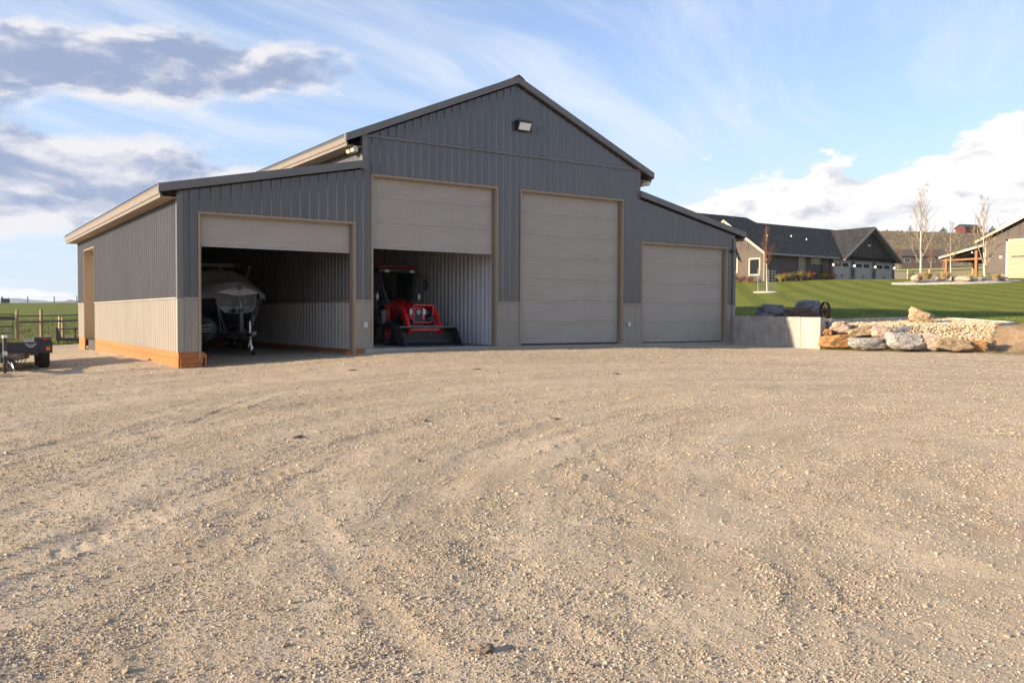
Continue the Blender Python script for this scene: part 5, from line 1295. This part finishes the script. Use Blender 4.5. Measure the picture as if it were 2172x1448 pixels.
MB().box(-.75, .75, -.6, .6, -.2, .95).build('tank_body', mat('tank_dark', (.09, .10, .11), .7), tk); MB().tube([(-.45, 0, .9), (-.45, 0, 1.35)], .08, 8).build('pipe', black, tk); MB().tube([(.6, 0, .9), (.5, 0, 1.5), (.6, 0, 1.55)], .03, 6).build('pipe', black, tk)
# black implement half hidden behind the barn
p = (0.55, 21.5); im = tag(empty('tractor_attachment', (p[0], p[1], gz(*p)), -.25), 'black steel tractor attachment standing behind the barn corner', 'attachment')
MB().prism([(-.62, 0, 0), (-.2, 0, 0), (-.2, 0, .18), (-.42, 0, .3), (-.55, 0, .68), (-.62, 0, .70)], (0, .05, 0)).build('side_plate', blacksteel, im)
MB().box(-.45, .8, .05, .5, .02, .25).build('blade', blacksteel, im); MB().tube([(-.56, .03, .64), (.8, .1, .66)], .02, 6).build('top_bar', blacksteel, im); MB().bar((.1, .2, .2), (.1, .2, .66), .05, .05, (1, 0, 0)).build('upright', blacksteel, im)
# distant mountains: real ridges kilometres away
def mountain(name, px0, px1, D, hpx, seed, label):
    n = 60; rows = []
    for dd, f_ in ((0., 0.), (250, .55), (520, 1.), (1000, .5), (1500, 0.)):
        row = []
        for i in range(n+1):
            u = i/n; px = px0+(px1-px0)*u; x, y = at(px, D+dd)
            e_ = math.sin(math.pi*u)**.8; hh = hpx/FPX*D*(e_*(.75+.9*float(fbm(np.array([u*5.+dd*.002]), np.array([seed*3.1+dd*.003]), 4, seed)[0])))*f_
            row.append((x, y, -9+(9+hh)*(.0+1.*min(1, f_*1.) if f_ > 0 else 0)))
        rows.append(row)
    return MB().grid(rows).build(name, mat('mountain_forest', (.05, .062, .06), .95, var=.3, vscale=.004), None, True)
m1 = mountain('mountain', 40, 330, 2500, 54, 4, ''); m1['kind'] = 'structure'
m2 = mountain('mountain', -300, 420, 3600, 40, 9, ''); m2['kind'] = 'structure'

# ================================================================== vehicles
def text_mesh(s, size, m, name, parent, loc, rot, ext=.002):
    cu = bpy.data.curves.new('lettering', 'FONT'); cu.body = s; cu.size = size; cu.extrude = ext; cu.align_x = 'CENTER'; cu.align_y = 'CENTER'
    o = bpy.data.objects.new('lettering', cu); COL.objects.link(o); bpy.context.view_layer.update()
    me = bpy.data.meshes.new_from_object(o.evaluated_get(bpy.context.evaluated_depsgraph_get())); bpy.data.objects.remove(o); me.materials.clear(); me.materials.append(m)
    return link(me, name, parent, loc, rot)
def tyre(mb, c, r, w, axis='X', inner=.62):
    ri = r*inner; mb.lathe([(-w*.36, ri), (-w*.48, ri+(r-ri)*.35), (-w*.5, r*.9), (-w*.42, r*.97), (w*.42, r*.97), (w*.5, r*.9), (w*.48, ri+(r-ri)*.35), (w*.36, ri)], c, axis, 36)
def wheel(parent, c, r, w, rimmat, lugs=0, inner=.6, face=-1):
    e = empty('wheel', c, parent=parent); mb = MB(); tyre(mb, (0, 0, 0), r, w, 'X', inner)
    for k in range(lugs):
        for s_ in (-1, 1):
            a = 2*math.pi*(k+(.5 if s_ > 0 else 0))/lugs; a2 = a+.20
            p0 = Vector((s_*w*.47, math.cos(a)*r*.97, math.sin(a)*r*.97)); p1 = Vector((s_*w*.02, math.cos(a2)*r*.985, math.sin(a2)*r*.985))
            n_ = Vector((0, math.cos(a+.1), math.sin(a+.1))); mb.bar(p0, p1, r*.09, r*.13, n_)
            p2 = Vector((s_*w*.50, math.cos(a-.03)*r*.80, math.sin(a-.03)*r*.80)); mb.bar(p0, p2, r*.08, r*.06, Vector((s_, 0, 0)))
    mb.build('tyre', rubber, e, True)
    MB().lathe([(-w*.36, r*inner), (-w*.36, r*inner*.9), (face*w*.12, r*inner*.8), (face*w*.18, r*.2), (face*w*.30, r*.16), (face*w*.30, .001)], (0, 0, 0), 'X', 28).build('rim', rimmat, e, True)
    MB().lathe([(w*.36, r*inner), (w*.36, r*inner*.9), (-face*w*.05, r*inner*.8), (-face*w*.05, .001)], (0, 0, 0), 'X', 28).build('rim', rimmat, e, True)
    return e
# ---- red tractor in the second bay (local x right, y back)
TH = R(0); A = Vector((5.82, .50)); bxo = A+Vector((math.cos(TH), math.sin(TH)))*.84
tr = tag(empty('tractor', (bxo.x, bxo.y, -.004), TH), 'red compact tractor with cab and black front loader bucket in the second bay', 'tractor')
BW = .87; prof = [(0., .012), (.42, .03), (.56, .10), (.63, .24), (.62, .38), (.54, .50), (.44, .53)]
bk = empty('bucket', (0, 0, 0), parent=tr)
for s_ in (-1, 1):
    MB().prism([(s_*BW, y, z) for y, z in prof]+[(s_*BW, .36, .50)], (-s_*.014, 0, 0)).build('side_plate', blacksteel, bk)
mb = MB(); mb.grid([[(-BW+.014, y, z), (BW-.014, y, z)] for y, z in prof]); mb.grid([[(-BW+.014, y+.012, z-.014), (BW-.014, y+.012, z-.014)] for y, z in prof]); mb.build('shell', blacksteel, bk)
MB().box(-BW-.004, BW+.004, .34, .46, .495, .545).build('top_bar', mat('worn_steel', (.07, .075, .085), .4, var=.2), bk, bevel=.008); MB().prism([(-BW, -.02, .0), (-BW, .16, .012), (-BW, .16, .035), (-BW, 0, .02)], (2*BW, 0, 0)).build('cutting_edge', MATS['worn_steel'], bk)
MB().tube([(.62, .40, .54), (.62, .40, .60)], .02, 8).build('hook', blacksteel, bk)
la = empty('loader', (0, 0, 0), parent=tr)
for s_ in (-1, 1):
    x = s_*.44
    MB().prism([(x, .62, .30), (x, .50, .44), (x, .86, 1.00), (x, 1.05, 1.09), (x, 2.0, 1.17), (x, 2.05, 1.02), (x, 1.10, .95), (x, .98, .90), (x, .68, .36)], (s_*.085, 0, 0)).build('arm', redp, la, bevel=.012)
    MB().tube([(x-s_*.05, .66, .52), (x-s_*.05, .90, .86)], .018, 8).build('cylinder_rod', chrome, la); MB().tube([(x-s_*.05, .84, .78), (x-s_*.05, 1.15, 1.02)], .032, 8).build('cylinder', black, la)
    MB().prism([(x, 1.75, .45), (x, 2.10, .45), (x, 2.10, 1.15), (x, 1.9, 1.15)], (s_*.06, 0, 0)).build('upright', redp, la); MB().tube([(x, 1.85, .55), (x, 1.1, .88)], .028, 8).build('cylinder', black, la)
MB().box(-.53, .53, .55, .66, .40, .56).build('cross_beam', redp, la, bevel=.015)
text_mesh('KIOTI', .085, white, 'lettering', la, (0, .5475, .49), (R(90), 0, 0)); 
gd = empty('grille_guard', (0, 0, 0), parent=tr)
for a, b in (((-.20, .86, .62), (-.20, .86, 1.13)), ((.40, .86, .62), (.40, .86, 1.13)), ((-.20, .86, 1.11), (.40, .86, 1.11)), ((-.20, .86, .64), (.40, .86, .64))): MB().bar(a, b, .03, .03, (0, 1, 0)).build('guard_bar', redp, gd)
hd = empty('hood', (0, 0, 0), parent=tr); rows = []
for y, w_, zt, zs in ((.98, .20, .98, .70), (1.02, .25, 1.06, .70), (1.2, .29, 1.12, .72), (1.6, .31, 1.20, .74), (2.1, .33, 1.29, .76), (2.25, .33, 1.30, .76)):
    rows.append([(-w_, y, zs), (-w_*1.02, y, (zs+zt)/2), (-w_*.97, y, zt-.09), (-w_*.80, y, zt-.025), (-w_*.4, y, zt), (0, y, zt+.006), (w_*.4, y, zt), (w_*.80, y, zt-.025), (w_*.97, y, zt-.09), (w_*1.02, y, (zs+zt)/2), (w_, y, zs)])
mb = MB(); mb.grid(rows); mb.f.append(tuple(range(11))); mb.build('hood_shell', redp, hd, True)
MB().box(-.315, -.312, 1.35, 1.75, .80, .98).build('side_grille', black, hd); MB().box(.312, .315, 1.35, 1.75, .80, .98).build('side_grille', black, hd)
MB().box(-.13, .13, .955, .985, .48, 1.0).build('grille', darkgrey, hd, bevel=.02)
for s_ in (-1, 1): MB().prism([(s_*.135, .955, .84), (s_*.245, .985, .86), (s_*.25, .99, 1.0), (s_*.14, .96, 1.02)], (0, .03, 0)).build('headlight', lens_m, hd, bevel=.01)
MB().lathe([(-.01, .001), (-.01, .05), (0, .055), (0, .001)], (0, .95, .92), 'Y', 20).build('emblem', chrome, hd, True); MB().lathe([(-.004, .001), (-.004, .034), (0, .034)], (0, .938, .92), 'Y', 18).build('emblem', darkgrey, hd, True)
MB().box(-.20, .20, .96, 2.3, .36, .70).build('engine_block', darkgrey, tr, bevel=.03); MB().box(-.30, .30, 1.40, 1.60, .26, .44).build('front_axle', darkgrey, tr, bevel=.02)
for s_ in (-1, 1):
    wheel(tr, (s_*.58, 1.50, .335), .335, .24, redp, 15, .52, s_)
    wheel(tr, (s_*.66, 3.05, .53), .53, .34, redp, 18, .55, s_)
cb = empty('cab', (0, 0, 0), parent=tr); CF, CBk = 2.12, 3.45
for s_ in (-1, 1):
    MB().bar((s_*.40, CF, 1.25), (s_*.58, CF+.22, 2.10), .06, .07, (0, 1, 0)).build('pillar', black, cb); MB().bar((s_*.62, 2.72, .62), (s_*.60, 2.72, 2.10), .05, .06, (0, 1, 0)).build('pillar', black, cb)
    MB().bar((s_*.62, CBk, .9), (s_*.58, CBk-.05, 2.1), .06, .06, (0, 1, 0)).build('pillar', black, cb)
    MB().prism([(s_*.56, 2.3, .55), (s_*.56, 3.4, .62), (s_*.56, 3.4, 1.12), (s_*.56, 2.7, 1.05), (s_*.56, 2.35, .62)], (s_*.16, 0, 0)).build('fender', redp if False else darkgrey, cb)
glass = bpy.data.materials.new('cab_glass'); glass.use_nodes = True; nt = NT(glass.node_tree); nt.n.clear(); g1 = nt.node('ShaderNodeBsdfGlossy'); g1.inputs['Roughness'].default_value = .02; g1.inputs['Color'].default_value = (.9, .95, 1, 1)
tb = nt.node('ShaderNodeBsdfTransparent'); tb.inputs['Color'].default_value = (.62, .68, .66, 1); fr = nt.node('ShaderNodeFresnel'); fr.inputs['IOR'].default_value = 1.6; mx_ = nt.node('ShaderNodeMixShader'); nt.l.new(fr.outputs[0], mx_.inputs[0]); nt.l.new(tb.outputs[0], mx_.inputs[1]); nt.l.new(g1.outputs[0], mx_.inputs[2]); ou = nt.node('ShaderNodeOutputMaterial'); nt.l.new(mx_.outputs[0], ou.inputs[0])
MB().prism([(-.40, CF, 1.27), (.40, CF, 1.27), (.56, CF+.21, 2.06), (-.56, CF+.21, 2.06)], (0, .006, 0)).build('windshield', glass, cb)
for s_ in (-1, 1): MB().prism([(s_*.62, 2.28, .75), (s_*.61, CBk-.05, 1.15), (s_*.585, CBk-.08, 2.06), (s_*.585, CF+.25, 2.06), (s_*.46, CF+.04, 1.3)], (s_*.006, 0, 0)).build('side_window', glass, cb)
MB().box(-.55, .55, 2.2, 3.4, .50, .56).build('cab_floor', darkgrey, cb); MB().box(-.40, .40, 2.10, 2.22, .56, 1.27).build('dashboard', darkgrey, cb, bevel=.02)
rf2 = empty('cab_roof', (0, 0, 0), parent=cb); MB().box(-.66, .66, CF+.05, CBk+.1, 2.16, 2.27).build('roof_shell', mat('roof_red', (.17, .010, .012), .3), rf2, bevel=.05); MB().box(-.63, .63, CF+.02, CBk, 2.07, 2.158).build('roof_trim', black, rf2, bevel=.02)
for s_ in (-1, 1):
    MB().ball((s_*.40, CF+.0, 2.085), (.085, .04, .045), 14, 8).build('work_light', lens_m, rf2, True)
    m_ = empty('mirror', (s_*.92, CF+.16, 1.72), parent=cb); MB().ball((0, 0, 0), (.10, .03, .16), 14, 10).build('mirror_housing', black, m_, True); MB().tube([(-s_*.36, .1, .25), (-s_*.1, 0, .26), (0, 0, .14)], .011, 6).build('mirror_arm', black, m_)
    sl_ = empty('side_light', (s_*.66, CF+.08, 1.36), parent=cb); MB().ball((0, 0, 0), (.045, .05, .105), 12, 8).build('lens', lens_m, sl_, True); MB().box(-.02, .02, .02, .08, -.08, .08).build('bracket', black, sl_)
sw = empty('steering_wheel', (-.05, 2.38, 1.36), parent=cb); sw.rotation_euler = (R(35), 0, 0); mb = MB(); ring = [(.18*math.cos(2*math.pi*k/20), .18*math.sin(2*math.pi*k/20), 0) for k in range(21)]; mb.tube(ring, .016, 6, cap=False); mb.build('rim', black, sw, True); MB().bar((-.17, 0, 0), (.17, 0, 0), .03, .012).build('spoke', black, sw); MB().tube([(0, 0, 0), (0, 0, -.3)], .03, 8).build('column', black, sw)
st = empty('seat', (0, 2.85, .56), parent=cb); MB().box(-.25, .25, -.25, .25, .2, .42).build('cushion', black, st, bevel=.05); MB().box(-.25, .25, .18, .32, .42, 1.05).build('backrest', black, st, bevel=.05)
MB().prism([(-.42, -.30, .62), (-.05, -.34, .78), (.05, -.30, .70), (-.10, -.2, .58), (-.42, -.2, .50)], (0, .10, 0)).build('seat_cover', mat('light_blue_cloth', (.22, .42, .58), .8), st, bevel=.03); MB().ball((.02, -.32, .70), (.16, .05, .09), 12, 8).build('seat_cover', MATS['light_blue_cloth'], st, True)
MB().box(-.60, -.46, 1.96, 2.12, .58, .98).build('valve_block', mat('valve_silver', (.32, .32, .33), .45, metal=.5), tr, bevel=.01)
for k in range(5): MB().tube([(-.61, 1.98, .62+k*.075), (-.61, 2.10, .62+k*.075)], .018, 6).build('hose_fitting', chrome, tr)
MB().tube([(-.22, 1.05, 1.32), (-.18, .95, 1.0), (-.3, .75, .6)], .008, 6).build('hose', black, tr)

# ---- covered boat on its trailer in the first bay
BX, BY = 2.16, 3.0; bz = gz(2.2, 2.3)
boat = tag(empty('covered_boat', (BX, BY, -.2)), 'navy boat under a grey canvas cover in the left bay', 'boat')
navy = mat('navy_gelcoat', (.010, .013, .045), .18, var=.05, coat=.6); hullgrey = mat('hull_grey', (.035, .034, .036), .3); canvas = mat('cover_canvas', (.52, .50, .47), .65, var=.10, vscale=4., bump=.03, bscale=5.)
ys = [0, .12, .35, .7, 1.2, 2.0, 3.2, 4.6, 6.2]
def hw(y): return .52+.66*(1-math.exp(-y*1.25))
def zg(y): return 1.60-.10*min(1, y/2.5)
def hullrow(y):
    w_, g_ = hw(y), zg(y); kb = .52+.72*math.exp(-y*2.6); ch = kb+.22*(1-math.exp(-y*2))+.08
    half = [(w_, g_), (w_*.985, g_-.18), (w_*.95, g_-.36), (w_*.80, min(ch+.15, g_-.45)), (w_*.62, min(ch, g_-.52)), (0, min(kb, g_-.55))]
    return half
rows = [[(-x, y+.02, z) for x, z in hullrow(y)]+[(x, y+.02, z) for x, z in hullrow(y)[::-1][1:]] for y in ys]
up_ = MB(); up_.grid([r_[:3] for r_ in rows]); up_.grid([r_[-3:] for r_ in rows]); up_.grid([[rows[0][k] for k in (0, 1, 2)], [rows[0][k] for k in (-1, -2, -3)]]); up_.build('topsides', hullgrey, boat, True)
lo_ = MB(); lo_.grid([r_[2:-2] for r_ in rows]); lo_.grid([[rows[0][k] for k in (2, 3, 4, 5)], [rows[0][k] for k in (-3, -4, -5, -6)]]); lo_.build('hull', navy, boat, True)
def crown(y): return .10+.17*sstep(np.array(y), -.05, .35)+.10*sstep(np.array(y), .3, .9)+.36*sstep(np.array(y), .9, 1.9)-.10*sstep(np.array(y), 4, 6)
rows = []; nx = 22
for y in np.linspace(-.06, 6.25, 44):
    w_ = hw(max(0, y))*1.03+.02; g_ = zg(max(0, y)); row = [(-w_*1.0, y, g_-.15), (-w_*1.015, y, g_-.02)]
    for i in range(nx+1):
        u = -1+2*i/nx; bump_ = .09*math.exp(-((u/.35)**2+((y-.12)/.22)**2)); sag = .03*math.sin(y*7+u*3)*(1-abs(u))*.6
        row.append((u*w_, y, g_+float(crown(y))*(1-abs(u)**3.2)+bump_+sag))
    row += [(w_*1.015, y, g_-.02), (w_*1.0, y, g_-.15)]; rows.append(row)
mb = MB(); mb.grid(rows); r0 = rows[0]; fr_ = [(x, -.075-.01*math.sin(x*20), z-.24-.05*math.cos(x*3)) for x, y, z in [(r_[0], 0, zg(0)+.1) for r_ in r0]]
mb.grid([r0, [(x, y-.03, z*.5+(zg(0)-.02)*.5) for x, y, z in r0], [(x, y-.02, zg(0)-.05-.03*math.cos(x*6)) for x, y, z in r0]]); mb.build('cover', canvas, boat, True)
MB().prism([(-.09, -.12, 1.80), (.06, -.12, 1.82), (.09, -.125, 1.70), (0, -.13, 1.66)], (0, -.012, 0)).build('cover_patch', black, boat)
for x in (-.22, .20): MB().lathe([(-.02, .03), (.0, .045), (.02, .03)], (x, -.02, 1.36), 'Y', 14, closed=True).build('docking_light', lens_m, boat, True)
# tower folded over the boat
tw_m = mat('tower_beige', (.30, .27, .23), .45); tw = empty('tower', (0, 0, 0), parent=boat)
MB().tube([(-1.15, 2.3, 2.42), (.62, 2.3, 2.42)], .055, 10).build('cross_tube', tw_m, tw, True); MB().tube([(.55, 2.3, 2.42), (.72, 2.3, 2.40)], .075, 12).build('end_cap', black, tw, True)
for x in (-.95, .15): MB().bar((x, 2.3, 2.40), (x+.25, 2.3, 2.10), .07, .05, (0, 1, 0)).build('bracket', tw_m, tw)
MB().tube([(-.98, 2.3, 2.44), (-.98, 2.3, 2.72)], .05, 10).build('lamp', tw_m, tw, True); MB().tube([(-.9, 2.35, 2.30), (.45, 2.35, 2.30)], .03, 8).build('rail', black, tw, True)
for s_ in (-1, 1): MB().tube([(s_*1.12, 3.4, 1.55), (s_*1.1, 2.9, 2.1), (s_*1.05, 2.35, 2.40)], .045, 8).build('leg', tw_m, tw, True)
bt = tag(empty('boat_trailer', (BX, BY, -.2)), 'black boat trailer with chrome jack and covered spare wheel in the left bay', 'trailer')
steel_n = mat('trailer_navy', (.025, .028, .045), .3, coat=.4)
for s_ in (-1, 1):
    MB().bar((s_*.95, 1.6, .48), (s_*.95, 6.2, .48), .07, .14).build('frame_rail', steel_n, bt, bevel=.008); MB().bar((s_*.95, 1.6, .48), (s_*.05, -.75, .50), .07, .13).build('frame_rail', steel_n, bt, bevel=.008)
    MB().bar((s_*.42, 1.2, .62), (s_*.55, 5.6, .72), .12, .07).build('bunk', darkgrey, bt)
    for y in (3.6, 4.45): wheel(bt, (s_*1.05, y, .33+sz(BX+s_*1.05, BY+y)+.2), .33, .22, chrome, 0, .62, s_)
    MB().prism([(s_*.93, 3.1, .6), (s_*.93, 3.3, .8), (s_*.93, 4.75, .8), (s_*.93, 4.95, .6)], (s_*.28, 0, 0)).build('fender', steel_n, bt)
MB().box(-1.0, 1.0, 2.0, 2.08, .44, .54).build('cross_member', steel_n, bt); MB().box(-.9, .9, 4.0, 4.08, .40, .50).build('cross_member', steel_n, bt)
MB().bar((0, -.2, .52), (0, -1.25, .52), .08, .10).build('tongue', steel_n, bt); MB().prism([(-.05, -1.25, .50), (-.05, -1.40, .52), (-.05, -1.42, .60), (-.05, -1.25, .60)], (.10, 0, 0)).build('coupler', chrome, bt)
MB().box(-.05, .05, -.36, -.26, .55, 1.16).build('winch_post', steel_n, bt, bevel=.008); MB().tube([(-.13, -.33, 1.12), (.17, -.33, 1.12)], .022, 8).build('winch_drum', chrome, bt); MB().box(-.05, .05, -.37, -.26, 1.08, 1.18).build('winch_body', blacksteel, bt, bevel=.01); MB().tube([(.17, -.33, 1.12), (.27, -.33, 1.20), (.36, -.33, 1.20)], .010, 6).build('winch_handle', chrome, bt)
MB().tube([(-.02, -.30, 1.2), (.02, -.2, 1.36)], .012, 6).build('winch_strap', white, bt)
jk = empty('tongue_jack', (.10, -.80, 0), parent=bt); jz = sz(BX+.1, BY-.8)+.2
MB().tube([(0, 0, jz+.26), (-.03, 0, .86)], .032, 10).build('tube', chrome, jk, True); MB().tube([(-.03, 0, .86), (.07, 0, .88), (.08, -.0, 1.0)], .009, 6).build('crank', chrome, jk); MB().box(-.06, .06, -.05, .05, .48, .60).build('bracket', chrome, jk, bevel=.01)
MB().bar((.0, 0, jz+.28), (.06, 0, jz+.10), .05, .02, (0, 1, 0)).build('fork', chrome, jk); MB().lathe([(-.03, .001), (-.03, .075), (-.02, .09), (.02, .09), (.03, .075), (.03, .001)], (.07, 0, jz+.088), 'X', 20).build('caster', rubber, jk, True)
MB().tube([(0, -.04, .45), (-.08, -.06, jz+.15), (-.05, -.08, jz+.1), (.0, -.03, .40)], .009, 6).build('chain', chrome, bt) if False else MB().tube([(.08, -.9, .45), (.0, -.92, .22), (.06, -.92, .12), (.10, -.9, .3)], .009, 6).build('safety_chain', chrome, bt)
sp = empty('spare_wheel', (-.80, .22, .64), parent=bt); sp.rotation_euler = (0, 0, R(-20))
MB().lathe([(-.12, .001), (-.12, .27), (-.10, .32), (-.04, .34), (.08, .34), (.12, .30)], (0, 0, 0), 'Y', 32).build('wheel_cover', mat('vinyl_black', (.018, .018, .02), .45), sp, True)
yel = mat('yellow_print', (.45, .40, .06), .6)
for k in range(14):
    if k in (4, 9): continue
    MB().box(-.20+k*.030, -.20+k*.030+.021, -.1235, -.1205, .045+k*.0040, .085+k*.0040+.006*(k % 3)).build('print_mark', yel, sp)
for z in (-.02, -.08): MB().prism([(-.20, -.1215, z), (.2, -.1215, z+.05), (.2, -.1215, z+.06), (-.2, -.1215, z+.01)], (0, -.002, 0)).build('print_line', white, sp)
MB().box(-.05, .05, .1, .5, -.16, .0).build('bracket', steel_n, sp)
MB().box(-.30, -.20, .17, .20, .50, .57).build('marker_light', orange_l, bt, bevel=.01); MB().bar((-.2, .12, .49), (-.02, -.34, .50), .03, .03).build('brace', steel_n, bt)
strap_m = mat('strap_grey', (.36, .36, .36), .7)
tie = tag(empty('cover_straps', (BX, BY, -.2)), 'thin grey tie-down straps hanging from the boat cover', 'straps')
for p0, p1, p2 in (((-.60, -.04, 1.50), (-.55, -.05, 1.38), (-.28, .1, .56)), ((-.52, -.05, 1.52), (-.54, -.05, 1.37), (-.36, .2, .50)), ((.02, -.14, 1.64), (.0, -.2, 1.2), (.05, -.45, .55)), ((.46, -.05, 1.45), (.42, -.08, 1.3), (.12, -.5, .54)), ((.58, .05, 1.45), (.50, .0, 1.2), (.20, -.3, .52)), ((.66, .3, 1.45), (.60, .2, 1.15), (.28, -.1, .52))):
    MB().tube([p0, p1, p2], .007, 5).build('strap', strap_m, tie)

# ---- black utility trailer at the left edge
ux, uy = -3.24, .72; uz = sz(ux, uy)
ut = tag(empty('utility_trailer', (ux, uy, sz(-2.3, 4.0)-.02)), 'low black utility trailer at the left edge, its tongue jack on a wood block', 'trailer')
dz0 = .0
MB().box(-1.02, .84, 2.30, 2.36, .36, .64).build('front_panel', blacksteel, ut, bevel=.01); MB().box(-1.02, -.97, 2.36, 5.6, .36, .64).build('side_panel', blacksteel, ut); MB().box(.79, .84, 2.36, 5.6, .36, .64).build('side_panel', blacksteel, ut)
MB().box(-1.0, .82, 2.37, 5.6, .33, .358).build('deck', greywood, ut); MB().box(-.62, .62, 2.24, 2.30, .27, .39).build('cross_beam', redwood, ut); MB().box(.3, .86, 2.285, 2.299, .30, .405).build('cross_beam', lumber, ut) if False else None
fd = empty('fender', (0, 0, 0), parent=ut)
MB().prism([(.845, 2.32, .38), (.845, 2.32, .60), (.845, 2.36, .66), (.845, 4.1, .66), (.845, 4.3, .38), (.845, 4.2, .38), (.845, 4.05, .63), (.845, 2.45, .63), (.845, 2.40, .38)], (.26, 0, 0)).build('fender_plate', blacksteel, fd)
MB().box(.74, 1.08, 2.40, 2.7, .645, .745).build('light_box', blacksteel, fd); MB().box(.90, 1.04, 2.385, 2.402, .68, .73).build('marker_light', red_l, fd, bevel=.005); MB().box(.97, 1.06, 2.295, 2.318, .44, .53).build('marker_light', orange_l, fd, bevel=.008)
for s_, x in ((1, .975), (-1, -1.16)): wheel(ut, (x, 2.95, .31), .31, .22, white if False else blacksteel, 0, .58, s_); wheel(ut, (x, 3.65, .31), .31, .22, blacksteel, 0, .58, s_)
for s_ in (-1, 1): MB().bar((s_*.6, 2.4, .33), (s_*.05, .25, .33), .06, .11).build('tongue_beam', blacksteel, ut)
MB().box(-.08, .08, .1, .5, .30, .40).build('coupler', blacksteel, ut); zj = uz-sz(-2.3, 4.0)
ja = empty('jack', (.0, .12, 0), parent=ut); MB().tube([(0, 0, .26), (0, 0, .80)], .04, 10).build('tube', blacksteel, ja, True); MB().tube([(0, 0, .80), (0, 0, .85)], .05, 10).build('cap', chrome, ja, True); MB().box(-.028, .028, -.028, .028, zj+.09, .30).build('leg', blacksteel, ja); MB().box(-.06, .06, -.05, .05, zj+.082, zj+.095).build('foot', blacksteel, ja); MB().lathe([(-.05, .001), (-.05, .05), (.02, .05), (.02, .001)], (.0, -.05, .48), 'Y', 14).build('gear_case', chrome, ja, True)
for k in range(4): MB().tube([(.02+.02*k, .3, .40), (.15+.06*k, .25+.1*k, .25-.03*k), (.3+.06*k, .9, .38)], .010, 5).build('cable', black, ut, True)
MB().tube([(.05, .1, .32), (.17, .1, .12), (.12, .2, .3)], .010, 5).build('safety_chain', chrome, ut)
MB().box(.30, .52, 2.17, 2.235, .285, .36).build('decal', mat('decal_white', (.45, .35, .32), .5), ut)
em = empty('emblem', (.66, 2.297, .565), parent=ut); grey_e = mat('emblem_grey', (.46, .46, .47), .4)
text_mesh('W', .115, grey_e, 'letter', em, (0, 0, -.005), (R(90), 0, 0))
for s_ in (-1, 1):
    for k in range(3): MB().prism([(s_*.045, 0, .035-k*.022), (s_*(.135-k*.02), 0, .05-k*.026), (s_*(.125-k*.02), 0, .036-k*.026), (s_*.045, 0, .02-k*.022)], (0, -.003, 0)).build('wing', grey_e, em)
MB().prism([(.06*math.cos(a), 0, -.028+.022*math.sin(a)) for a in [math.pi+math.pi*k/10 for k in range(11)]], (0, -.003, 0)).build('wing', grey_e, em)
wb = MB().box(-.20, .16, -.11, .11, 0, .085).build('wood_block', lumber, None, bevel=.006); wb.location = (ux-.03, uy+.12, uz-.005); tag(wb, 'short sawn lumber block under the trailer jack foot', 'block')

# ---- clods and dark debris on the gravel
clod_m = rockmat('earth_clod', [(.10, .08, .06), (.19, .15, .11), (.30, .24, .17)]); RM['clod'] = clod_m
for i, (x, y, w_, d_, h, lab) in enumerate([(-2.56, -16.67, .085, .07, .045, 'crumbly grey brown earth clod in the near foreground'), (.54, -10.32, .16, .06, .03, 'thin dark bark scrap left of centre on the gravel'), (4.57, -4.99, .22, .10, .035, 'dark flat debris on the gravel in front of the second door'), (-1.21, -10.68, .20, .07, .025, 'brown scrap in the tyre tracks left of centre'), (1.91, -11.16, .15, .10, .03, 'dark brown clod at the middle of the gravel yard'), (2.57, -3.51, .22, .10, .03, 'flat brown scrap in front of the left open bay'), (6.3, -7.2, .24, .08, .03, 'long dark bark strip right of centre on the gravel')]):
    me = rockmesh(90+i, (w_, d_, h), rough=.22, sub=3); me.materials.append(clod_m); tag(link(me, 'earth_clod', None, (x, y, sz(x, y)+h*.3), (0, 0, i*1.3)), lab, 'clod', 'scraps and clods on the gravel')

# ------------------------------------------------------------------ thin air between here and the mountains
hm = bpy.data.materials.new('haze'); hm.use_nodes = True; hn = NT(hm.node_tree); hn.n.clear()
pv = hn.node('ShaderNodeVolumePrincipled'); pv.inputs['Color'].default_value = (.70, .82, 1, 1); pv.inputs['Density'].default_value = 1.2e-4; pv.inputs['Anisotropy'].default_value = .2
ho = hn.node('ShaderNodeOutputMaterial'); hn.l.new(pv.outputs[0], ho.inputs['Volume'])
zlow = float(gzv.min())-1.0
hb = MB().box(-3200, 6200, -3000, 6200, min(zlow, -12.), 115).build('haze', hm, None); hb['kind'] = 'stuff'
